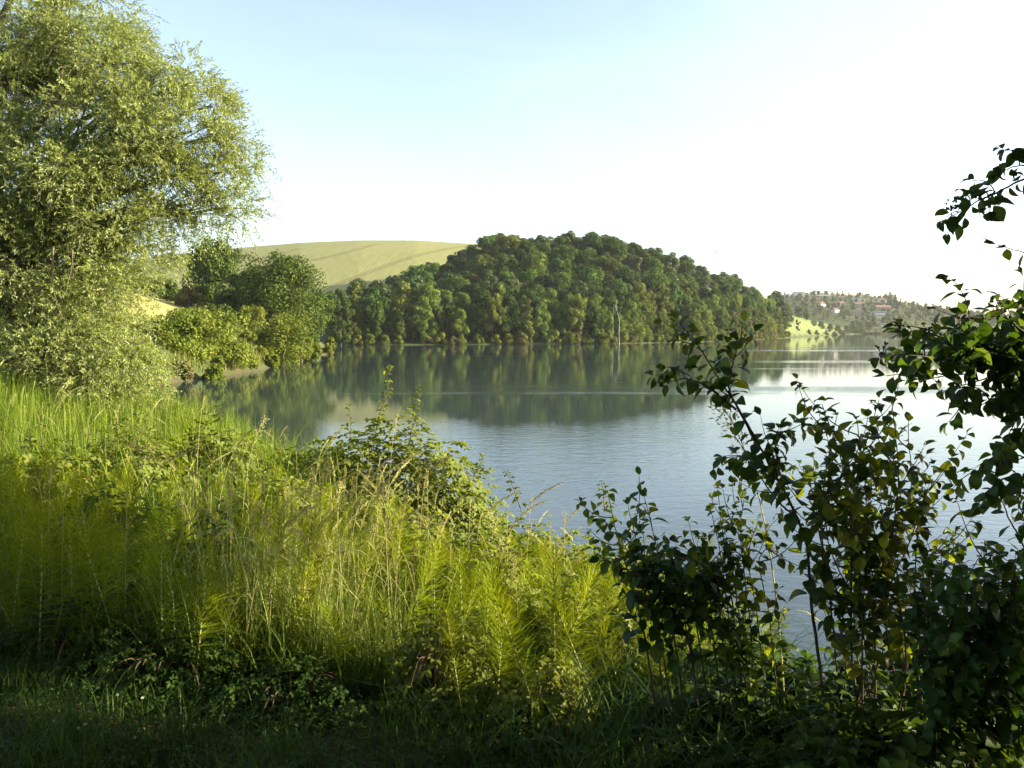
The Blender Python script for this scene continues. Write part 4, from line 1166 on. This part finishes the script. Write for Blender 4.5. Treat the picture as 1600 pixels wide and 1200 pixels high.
g2 = Buf()                                  # knee-high grass under and between the horsetails
x, y = scatter(13000, (-5.2, 1.6), (3.5, 9.0), lambda x, y: y > np.interp(x, [-5, -2.6, -0.8, -0.2, 0.2, 0.7, 1.3], [3.7, 3.5, 3.3, 3.0, 3.0, 3.5, 4.3]))
blades(g2, x, y, height(x, y) - 0.02, lump(x, y) * rng.uniform(0.25, 0.72, len(x)), rng.uniform(0.004, 0.008, len(x)), rng.uniform(0.15, 0.9, len(x)))
tag(obj("knee_high_grass", g2.mesh("knee_high_grass", M_GRASS)), "green grass filling the gaps between the horsetails", "grass", kind="stuff")

g3 = Buf()                                  # tall sunny grass towards the willow
x, y = scatter(40000, (-15.0, -1.2), (5.5, 20.0), lambda x, y: (y < 22) & (x < -0.20 * y - 0.1))
kk = rng.random(len(x)) < 0.25 + 1.1 * (lump(x * 0.6, y * 0.6) - 0.5); x, y = x[kk], y[kk]
blades(g3, x, y, height(x, y) - 0.02, (0.3 + 0.95 * lump(x * 0.6, y * 0.6)) * rng.uniform(0.35, 0.9, len(x)), rng.uniform(0.005, 0.012, len(x)), rng.uniform(0.1, 1.15, len(x)) ** 1.3)
tag(obj("sunny_bank_grass", g3.mesh("sunny_bank_grass", M_MEADOW)), "tall golden green grass between horsetails and willow", "grass", kind="stuff")

g4 = Buf()                                  # bright tuft of tall blades left of the middle
for (cx, cy_, n, s_, h0, h1) in ((-1.15, 4.05, 900, 0.30, 0.5, 0.95), (-0.85, 3.8, 500, 0.2, 0.3, 0.6), (-1.5, 4.3, 400, 0.25, 0.4, 0.8)):
    x = rng.normal(cx, s_, n); y = rng.normal(cy_, s_ * 0.7, n)
    blades(g4, x, y, height(x, y) - 0.02, rng.uniform(h0, h1, n), rng.uniform(0.005, 0.010, n), rng.uniform(0.1, 0.75, n), k=5, curl=1.6)
tag(obj("grass_tuft", g4.mesh("grass_tuft", M_PALEGRASS)), "tall tuft of arching bright blades left of the sunlit horsetails", "grass", kind="stuff")

g5 = Buf()                                  # broad dark blades under the dogwoods
for (cx, cy_, n, s_) in ((0.45, 2.9, 110, 0.22), (0.15, 3.05, 90, 0.2), (0.75, 2.7, 90, 0.22), (1.15, 3.3, 90, 0.3), (1.6, 3.3, 90, 0.3), (0.75, 3.5, 120, 0.25), (1.9, 3.0, 80, 0.3), (1.0, 3.6, 160, 0.3), (1.5, 3.7, 160, 0.3), (2.0, 3.5, 140, 0.3), (1.1, 2.75, 150, 0.2), (1.4, 2.7, 150, 0.2), (0.8, 2.9, 120, 0.2), (1.7, 2.8, 150, 0.25)):
    x = rng.normal(cx, s_, n); y = rng.normal(cy_, s_ * 0.6, n)
    blades(g5, x, y, height(x, y) - 0.02, rng.uniform(0.25, 0.75, n), rng.uniform(0.006, 0.012, n), rng.uniform(0.3, 1.1, n), k=6, curl=1.5)
x, y = scatter(5000, (-0.2, 3.6), (2.0, 4.1), lambda x, y: x > 0.28 * y - 0.6)
blades(g5, x, y, height(x, y) - 0.02, rng.uniform(0.15, 0.5, len(x)), rng.uniform(0.004, 0.008, len(x)), rng.uniform(0.2, 0.9, len(x)))
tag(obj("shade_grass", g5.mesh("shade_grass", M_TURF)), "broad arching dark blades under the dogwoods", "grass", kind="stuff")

# small white clover heads in the turf
M_PETAL = plain_mat("white_petal", (0.75, 0.74, 0.68), (0.6, 0.6, 0.52), 60, 0.7)
cl = Buf(); n = 46
d = rand_dirs(n); d[:, 2] = np.abs(d[:, 2]) * 1.2 - 0.2; cl.leaves(d * 0.002 + np.array([0, 0, 0.07]), d, rand_dirs(n), 0.006, 0.0025)
cl_head = cl.mesh("clover_head", M_PETAL)
cs = Buf(); cs.tube(bez((0, 0, -0.02), (0.006, 0, 0.03), (0, 0, 0.07), 5), 0.0011, 4); cl_stem = cs.mesh("clover_stem", M_GRASS, True)
for (a, c) in ((100, 1178), (112, 1170), (60, 1168), (165, 1112), (205, 1116), (190, 1190), (115, 1022), (312, 1066), (266, 1140), (288, 1160), (388, 1100), (436, 1118), (335, 1140), (452, 1150)):
    dd = 1.55 * FPX / (c - 515)
    x = (a - 800) / FPX * dd
    t = thing("clover_flower", "tiny white clover head in the shaded turf", "flower", (x, dd, ground_z(x, dd) + 0.03), rng.random() * 6, "white clover heads in the turf")
    obj("stem", cl_stem, t); obj("flower_head", cl_head, t)
# ------------------------------------------------------------------ dogwoods on the right
def dogleaf_mat():
    return leaf_mat("dogwood_leaf", (0.020, 0.048, 0.010), (0.042, 0.082, 0.015), 0.40, (2.0, 1.9, 0.40), 0.5, 0.22, 0.18, under=(0.055, 0.090, 0.034))
M_DOG = dogleaf_mat()
def dogleaf(droop, fold, wide=0.62, twist=0.0):
    rows = 7
    v, f = [], []
    prof = [0.06, 0.30, 0.46, 0.50, 0.42, 0.24, 0.02]
    for i in range(rows):
        t = i / (rows - 1)
        y = math.sin(t * droop) / droop if droop > 0.01 else t
        z = -(1 - math.cos(t * droop)) / droop if droop > 0.01 else 0
        w = prof[i] * wide; tw = twist * t
        for sx in (-1, -0.5, 0, 0.5, 1):
            v.append((sx * w * math.cos(tw) + 0.05 * math.sin(4 * t) * twist, y, z + sx * w * math.sin(tw) + abs(sx) * w * fold - (abs(sx) == 1) * w * 0.12 + 0.015 * math.sin(9 * t + sx * 2)))
    for i in range(rows - 1):
        for j in range(4):
            f.append((i * 5 + j, i * 5 + j + 1, (i + 1) * 5 + j + 1, (i + 1) * 5 + j))
    # short stalk
    k = len(v)
    v += [(-0.012, -0.16, 0.01), (0.012, -0.16, 0.01), (0.012, 0.02, 0.004), (-0.012, 0.02, 0.004)]
    f.append((k, k + 1, k + 2, k + 3))
    return np.array(v, float), np.array(f)
DL = [dogleaf(*q) for q in ((0.5, 0.25, 0.62, 0.2), (1.0, 0.35, 0.54, -0.35), (1.6, 0.3, 0.66, 0.15), (0.8, 0.12, 0.72, -0.2), (2.1, 0.4, 0.56, 0.5), (1.2, 0.55, 0.6, -0.6))]
DLM = [[mesh_np("dogwood_leaf", v, f, M_DOG, np.full(len(f), q), True) for q in (0.1, 0.5, 0.95)] for v, f in DL]
M_YOUNG = leaf_mat("dogwood_young_leaf", (0.085, 0.120, 0.016), (0.14, 0.17, 0.026), 0.55, (1.7, 1.6, 0.3), 0.5, 0.2, 0.15)
DLY = [[mesh_np("dogwood_young_leaf", v, f, M_YOUNG, np.full(len(f), q), True) for q in (0.1, 0.5, 0.95)] for v, f in DL]

def frame_mat(pos, ax, nrm, s):
    ax = Vector(ax).normalized(); nrm = Vector(nrm)
    sd = ax.cross(nrm).normalized(); up = sd.cross(ax)
    m = Matrix(((sd.x, ax.x, up.x, pos[0]), (sd.y, ax.y, up.y, pos[1]), (sd.z, ax.z, up.z, pos[2]), (0, 0, 0, 1)))
    return m @ Matrix.Scale(s, 4)

def dogwood(label, stems, leaf=0.085, node=0.05, twig_p=0.35, young=0.0, start=0.3, r0=0.006, cap=300, twig_len=(0.07, 0.2), cat="shrub", name="dogwood_shrub", berries=0):
    base = P(*stems[0][0])
    root = thing(name, label, cat, base)
    leaves, tb = [], Buf()
    def pairs_along(path, s0, nd, lf):
        seg_ = np.linalg.norm(np.diff(path, axis=0), axis=1); c_ = np.concatenate([[0], np.cumsum(seg_)])
        T = c_[-1]; s = max(s0 * T, nd); k = 0; ph = rng.random() * 6.28
        while s <= T:
            p = np.array([np.interp(s, c_, path[:, q]) for q in range(3)])
            i = min(int(np.searchsorted(c_, s)), len(path) - 1)
            t = unit(path[i] - path[i - 1])
            u = unit(np.cross(t, [0.3, 0.5, 0.8])); w = np.cross(t, u)
            a = ph + k * math.pi / 2 + rng.normal() * 0.3
            f = lf * (1.0 - 0.45 * (s / T) ** 3) * rng.uniform(0.75, 1.2)
            for sg in (1, -1):
                if rng.random() < 0.08: continue
                o = (u * math.cos(a) + w * math.sin(a)) * sg
                ax = unit(o * 0.9 + t * 0.35 + np.array([0, 0, -0.30 + 0.2 * rng.normal()]))
                nr = unit(np.array([0, 0, 1.0]) + 0.35 * t + 0.45 * rng.normal(size=3))
                leaves.append((p + ax * f * 0.16, ax, nr, f))
            k += 1; s += nd * rng.uniform(0.8, 1.25)
        t = unit(path[-1] - path[-2])
        for _ in range(2):
            ax = unit(t + 0.5 * rng.normal(size=3)); leaves.append((path[-1] + ax * lf * 0.1, ax, unit(np.array([0, 0, 1.0]) + 0.4 * rng.normal(size=3)), lf * 0.6))
    for si, st in enumerate(stems):
        path = poly_path([P(*q) - base for q in st], 8 * len(st))
        path[1:] += np.cumsum(rng.normal(size=(len(path) - 1, 3)) * 0.0015, axis=0)
        rr = r0 if si == 0 else r0 * 0.75
        sb = Buf(); sb.tube(path, np.linspace(rr, 0.0013, len(path)), 6)
        obj("stem", sb.mesh("dogwood_stem", M_TWIG, True), root)
        pairs_along(path, start, node, leaf)
        n0 = int(len(path) * start)
        for i in range(n0, len(path) - 2):
            if rng.random() < twig_p:
                t = unit(path[i + 1] - path[i]); o = unit(np.cross(t, rand_dirs(1)[0]))
                L = rng.uniform(*twig_len); e = path[i] + (o * 0.8 + t * 0.7) * L + np.array([0, 0, 0.1 * L])
                tp = bez(path[i], path[i] + o * L * 0.5 + np.array([0, 0, 0.02]), e, 6)
                tb.tube(tp, np.linspace(0.0026, 0.001, 6), 4)
                pairs_along(tp, 0.3, node * 0.85, leaf * 0.85)
    if tb.n: tag(obj("twigs", tb.mesh("dogwood_twigs", M_TWIG, True), root), kind="stuff")
    order = rng.permutation(len(leaves))
    rest = {0: Buf(), 1: Buf()}
    for q, li in enumerate(order):
        p, ax, nr, f = leaves[li]
        m = frame_mat(p, ax, nr, f)
        k = int(rng.integers(0, 6)); yg = rng.random() < young
        if q < cap:
            o = obj("leaf", (DLY if yg else DLM)[k][int(rng.integers(0, 3))], root)
            o.matrix_local = m
        else:
            v = DL[k][0]; mm = np.array(m)
            vv = v @ mm[:3, :3].T + mm[:3, 3]
            rest[int(yg)].add(vv, DL[k][1], np.full(len(DL[k][1]), rng.random()))
    for yg, bf in rest.items():
        if bf.n: tag(obj("foliage", bf.mesh("dogwood_foliage", M_YOUNG if yg else M_DOG, True), root), kind="stuff")
    for i in range(berries):
        st = stems[i % len(stems)]; e = P(*st[-1]) - base
        bb = Buf()
        for q in range(16):
            dd = rand_dirs(1)[0] * 0.018; c = np.array(e) + dd + np.array([0, 0, 0.02])
            ang = np.linspace(0, math.pi, 5)
            bb.tube(np.stack([np.zeros(5), np.zeros(5), -0.0035 * np.cos(ang)], -1) + c, 0.0035 * np.sin(ang) + 0.0002, 5)
            bb.tube([np.array(e), (np.array(e) + c) / 2, c], 0.0007, 3)
        obj("fruit_cluster", bb.mesh("fruit_cluster", M_TWIG, True), root)
    print(label[:40], len(leaves))
    return root

D1 = 2.9
dogwood("tall slender dogwood leaning left over the open water", [
    [(1300, 1190, D1), (1268, 950, D1), (1259, 847, D1), (1214, 742, D1), (1165, 656, D1), (1124, 589, D1), (1086, 536, D1), (1062, 508, D1)],
    [(1180, 690, D1), (1146, 620, D1), (1141, 589, D1), (1150, 551, D1), (1162, 515, D1)],
    [(1150, 640, D1), (1110, 605, D1 - .05), (1078, 592, D1 - .05), (1050, 600, D1 - .05)],
    [(1214, 742, D1), (1205, 700, D1 + .05), (1215, 672, D1 + .05)],
    [(1205, 735, D1), (1165, 715, D1), (1128, 716, D1)],
    [(1245, 810, D1), (1200, 770, D1 + .1), (1150, 690, D1 + .1)]], 0.080, 0.046, 0.30, 0.10, 0.36, 0.0065, twig_len=(0.05, 0.13))
D2 = 2.88
ends = [(1285, 628), (1308, 650), (1340, 648), (1372, 622), (1400, 632), (1424, 660), (1446, 700), (1450, 755), (1440, 815), (1272, 705), (1290, 760), (1350, 700), (1400, 720), (1330, 800)]
dogwood("bushy dogwood in the middle of the shrubs, its top leaves glowing yellow", [
    [(1345 + (ex - 1345) * .5 + rng.normal() * 30, 1190, D2), (1345 + (ex - 1345) * 0.5 + rng.normal() * 25, 990 + rng.normal() * 20, D2 + rng.normal() * .1), (1345 + (ex - 1345) * 0.75 + rng.normal() * 18, (980 + ey) / 2 - 20, D2 + rng.normal() * .12), (ex, ey, D2 + rng.normal() * 0.15)] for ex, ey in ends],
    0.075, 0.052, 0.32, 0.42, 0.33, 0.0055, twig_len=(0.1, 0.26))
D3 = 2.95
dogwood("low spreading dogwood at the left end of the shrubs", [
    [(1085 + (ex - 1030) * .7, 1140, D3), (1065 + (ex - 1030) * .7, 1000, D3), (1040 + (ex - 1020) * 0.8, 910, D3 + rng.normal() * .1), (ex, ey, D3 + rng.normal() * .15)] for ex, ey in
    [(950, 768), (985, 792), (1012, 812), (1045, 850), (1098, 845), (1070, 905), (968, 842), (1000, 870), (1120, 930), (1045, 950)]], 0.072, 0.044, 0.40, 0.18, 0.36, 0.005, twig_len=(0.07, 0.18))
dogwood("light sparse dogwood between the slender and the low one", [
    [(1180 + (ex - 1150) * .6, 1150, 3.0), (1165 + (ex - 1150) * .6, 980, 3.0), (1150 + (ex - 1150) * .6, 870, 3.0), (ex, ey, 3.0 + rng.normal() * .1)] for ex, ey in [(1128, 765), (1158, 775), (1108, 800), (1185, 810), (1215, 850), (1140, 850)]],
    0.060, 0.044, 0.25, 0.5, 0.2, 0.004)
D4 = 2.55
dogwood("dense dark dogwood filling the lower right edge", [
    [(1550 + (ex - 1550) * .8, 1190, D4), (1550 + (ex - 1550) * .8, 1050, D4), (1550 + (ex - 1550) * .9, 970, D4 + rng.normal() * .1), (ex, ey, D4 + rng.normal() * .2)] for ex, ey in
    [(1440, 900), (1468, 872), (1500, 880), (1532, 862), (1565, 868), (1600, 862), (1640, 860), (1690, 870), (1480, 940), (1520, 930), (1580, 920), (1620, 930), (1430, 960), (1550, 980)]], 0.068, 0.044, 0.40, 0.04, 0.12, 0.0055, twig_len=(0.08, 0.22))
dogwood("small pale dogwood shoot standing before the water right of the bushy one", [
    [(1496, 930, 3.2), (1492, 880, 3.2), (1490, 832, 3.2)], [(1496, 930, 3.2), (1465, 880, 3.2), (1462, 850, 3.2)], [(1496, 930, 3.2), (1530, 880, 3.2), (1545, 858, 3.2)]], 0.055, 0.04, 0.05, 0.3, 0.3, 0.003)
dogwood("dogwood shoot at the right edge below the overhanging branch", [
    [(1640, 960, 2.6), (1600, 860, 2.6), (1572, 800, 2.6), (1556, 765, 2.6)], [(1640, 960, 2.6), (1610, 850, 2.6), (1590, 770, 2.6)], [(1640, 960, 2.6), (1596, 900, 2.6), (1566, 872, 2.6)]], 0.07, 0.045, 0.1, 0.1, 0.3, 0.004)
D5 = 2.35
trunk5 = [(1960, 1190, D5), (1880, 800, D5), (1760, 610, D5)]
dogwood("tall dogwood reaching in from the right edge, dark against the water", [
    trunk5 + [(1660, 545, D5 + rng.normal() * .1), ((1640 + ex) / 2, (560 + ey) / 2, D5 + rng.normal() * .1), (ex, ey, D5 + rng.normal() * .15)] for ex, ey in
    [(1378, 555), (1408, 520), (1448, 522), (1500, 512), (1555, 490), (1592, 484), (1440, 592), (1478, 610), (1525, 625), (1572, 650), (1420, 560), (1500, 560), (1545, 560), (1590, 580)]] + [
    trunk5 + [(1660, 600, D5), (1600, 660, D5), (1565, 720, D5), (1556, 770, D5)], trunk5 + [(1660, 600, D5), (1620, 680, D5), (1590, 740, D5), (1582, 800, D5)]],
    0.074, 0.034, 0.22, 0.03, 0.62, 0.007, berries=6)
dogwood("high dogwood branch hanging into the white sky at the right edge", [
    [(1960, 1150, 2.5), (1900, 600, 2.5), (1760, 330, 2.5), (1640, 268, 2.5), (1560, 296, 2.5), (1520, 310, 2.5), (1486, 330, 2.5)], [(1900, 600, 2.5), (1760, 340, 2.5), (1640, 272, 2.5), (1590, 262, 2.5), (1560, 275, 2.5)],
    [(1900, 600, 2.5), (1700, 330, 2.5), (1620, 260, 2.5), (1590, 250, 2.5)]], 0.072, 0.030, 0.30, 0.0, 0.66, 0.006, twig_len=(0.04, 0.09), berries=3)
dogwood("single thin twig with few leaves below the high branch", [
    [(1960, 1100, 2.4), (1850, 560, 2.4), (1700, 420, 2.4), (1610, 396, 2.4), (1566, 386, 2.4)]], 0.075, 0.07, 0.0, 0.1, 0.86, 0.003)

# ------------------------------------------------------------------ trees beyond the right edge whose shade falls on the bank
def shade_tree(name, label, loc, H, lobes, n_leaf, size, cat="tree"):
    t = thing(name, label, cat, loc)
    cb = Buf(); crown_leaves(cb, lobes, n_leaf, size)
    tb = Buf(); trunk_mesh(tb, H, 0.16, lobes, 8)
    obj("trunk", tb.mesh(name + "_trunk", M_BARK, True), t); obj("crown", cb.mesh(name + "_crown", M_DARKTREE), t)
lob = []
for i in range(90):
    q = rng.uniform(0.35, 0.75); lx = rng.uniform(-1.9, 1.2)
    ym = 2.6 - q                                    # the crown's lakeward edge
    ly = rng.uniform(-4.5, ym) if i % 3 else ym + rng.normal() * 0.15
    lob.append((lx, ly, 2.45 + 0.306 * (lx + 1.5) + 1.12 * q + 2.6 * rng.random() ** 1.4, q))
for i in range(130):                                 # low outer boughs drooping over the bank
    q = rng.uniform(0.24, 0.46); yy = 2.3 + 3.2 * (i + 0.5) / 130
    lx = rng.uniform(-1.9, 0.3) if yy < 4.4 else rng.uniform(-1.3, 0.5)
    zb = float(np.interp(yy, [2.3, 2.55, 2.8, 3.6, 4.3, 5.0, 5.6], [1.2, 1.5, 2.12, 2.24, 2.32, 2.47, 2.66]))
    lob.append((lx, yy - 0.9, zb + 0.306 * (lx + 1.5) + 1.05 * q + 1.1 * rng.random() ** 2, q))
shade_tree("deciduous_tree", "leafy tree just beyond the right edge, casting shade across the bank", (6.0, 0.9, ground_z(6.0, 0.9)), 6.5, lob, 36000, 0.17)
lob = [(rng.uniform(-0.8, 1.2), rng.uniform(-5.0, 1.15), rng.uniform(0.2, 2.0), rng.uniform(0.4, 0.65)) for i in range(80)]
shade_tree("hedge_bush", "dense low bush beyond the right edge under the shade tree", (4.8, 0.7, ground_z(4.8, 0.7)), 2.0, lob, 20000, 0.17, "bush")

# unseen trees added behind and overhead to cut the sky light on the bank
for (lab, tx, ty, H) in (("unseen tall tree added behind the viewpoint to the right, dimming the bank", 3.5, -6.0, 11.0), ("unseen tall tree added behind the viewpoint to the left, dimming the bank", -4.0, -6.5, 12.0)):
    lob = [(rng.normal() * 1.9, rng.normal() * 1.6, rng.uniform(1.6, H), rng.uniform(0.8, 1.5)) for i in range(40)]
    lob = [(a, min(c, -ty - 3.2 - q), z, q) for a, c, z, q in lob]
    shade_tree("deciduous_tree", lab, (tx, ty, ground_z(tx, ty)), H, lob, 7000, 0.5)
tx, ty = -0.5, -3.6; tz = ground_z(tx, ty)  # overhead crown added out of view to deepen the foreground shade
lob = []
while len(lob) < 64:
    q = rng.uniform(0.5, 1.0); wx = rng.uniform(-6.0, 4.2); wy = rng.uniform(-5.0, 4.6)
    z_ = max(6.0, EYE + 0.43 * max(wy + q, 0) + 0.5) + q * 1.12 + 1.6 * rng.random()
    if (wx + 0.9) ** 2 / 30 + (wy + 0.5) ** 2 / 30 > 1: continue
    lob.append((wx - tx, wy - ty, z_ - tz, q))
shade_tree("deciduous_tree", "unseen spreading tree added overhead to keep sky light off the bank", (tx, ty, tz), 7.5, lob, 20000, 0.30)

# ------------------------------------------------------------------ birds far off over the wood
M_BIRD = plain_mat("dark_feathers", (0.05, 0.05, 0.055), None, 1, 0.8)
for (a, b_, lab, rz, roll) in ((1127, 388, "small dark bird lowest but one over the wood's right slope", 0.4, 0.2), (1150, 377, "highest small bird over the wood's right slope", 1.0, -0.2), (1118, 393, "lowest pale bird over the wood's right slope", 0.1, 0.5)):
    g = P(a, b_, 170.0)
    bb = Buf()
    body = np.stack([np.linspace(-0.22, 0.24, 9), np.zeros(9), np.zeros(9)], -1)
    bb.tube(body, [0.005, 0.035, 0.055, 0.065, 0.06, 0.05, 0.038, 0.03, 0.003], 6)
    for sg in (1, -1):
        v = [(0.10, 0, 0.02), (0.16, sg * 0.28, 0.12), (0.02, sg * 0.62, 0.06), (-0.06, sg * 0.30, 0.10), (-0.08, 0, 0.02)]
        lo = [(x_, y_, z_ - 0.015) for x_, y_, z_ in v]
        vv = v + lo
        bb.add(vv, [(0, 1, 3, 4), (1, 2, 2, 3), (5, 6, 8, 9), (0, 1, 6, 5), (1, 2, 7, 6), (2, 3, 8, 7), (3, 4, 9, 8)][:1] + [(5, 6, 8, 9), (0, 1, 6, 5), (1, 2, 7, 6), (2, 3, 8, 7), (3, 4, 9, 8)], np.full(6, .5))
        bb.add([v[1], v[2], ((v[2][0] + v[3][0]) / 2, (v[2][1] + v[3][1]) / 2, (v[2][2] + v[3][2]) / 2), v[3]], [(0, 1, 2, 3)], [.5])
    bb.add([(-0.18, 0.02, 0), (-0.34, 0.07, 0), (-0.34, -0.07, 0), (-0.18, -0.02, 0)], [(0, 1, 2, 3)], [.5])
    o = tag(obj("bird", bb.mesh("bird", M_BIRD)), lab, "bird", "birds over the wood"); o.location = g; o.rotation_euler = (roll, 0.1, rz)

# ------------------------------------------------------------------ evening haze over the lake
def haze_material():
    m, nt, out = new_mat("evening_haze")
    v = N(nt, "ShaderNodeVolumePrincipled")
    v.inputs['Color'].default_value = (0.92, 0.96, 1.0, 1)
    v.inputs['Density'].default_value = 0.00008
    v.inputs['Anisotropy'].default_value = 0.2
    nt.links.new(v.outputs[0], out.inputs['Volume'])
    return m
tag(obj("haze", box_mesh("haze", -2600, 2600, -90, 1600, -3.6, 76, haze_material())), "thin bright evening haze over the lake", "haze", kind="stuff")
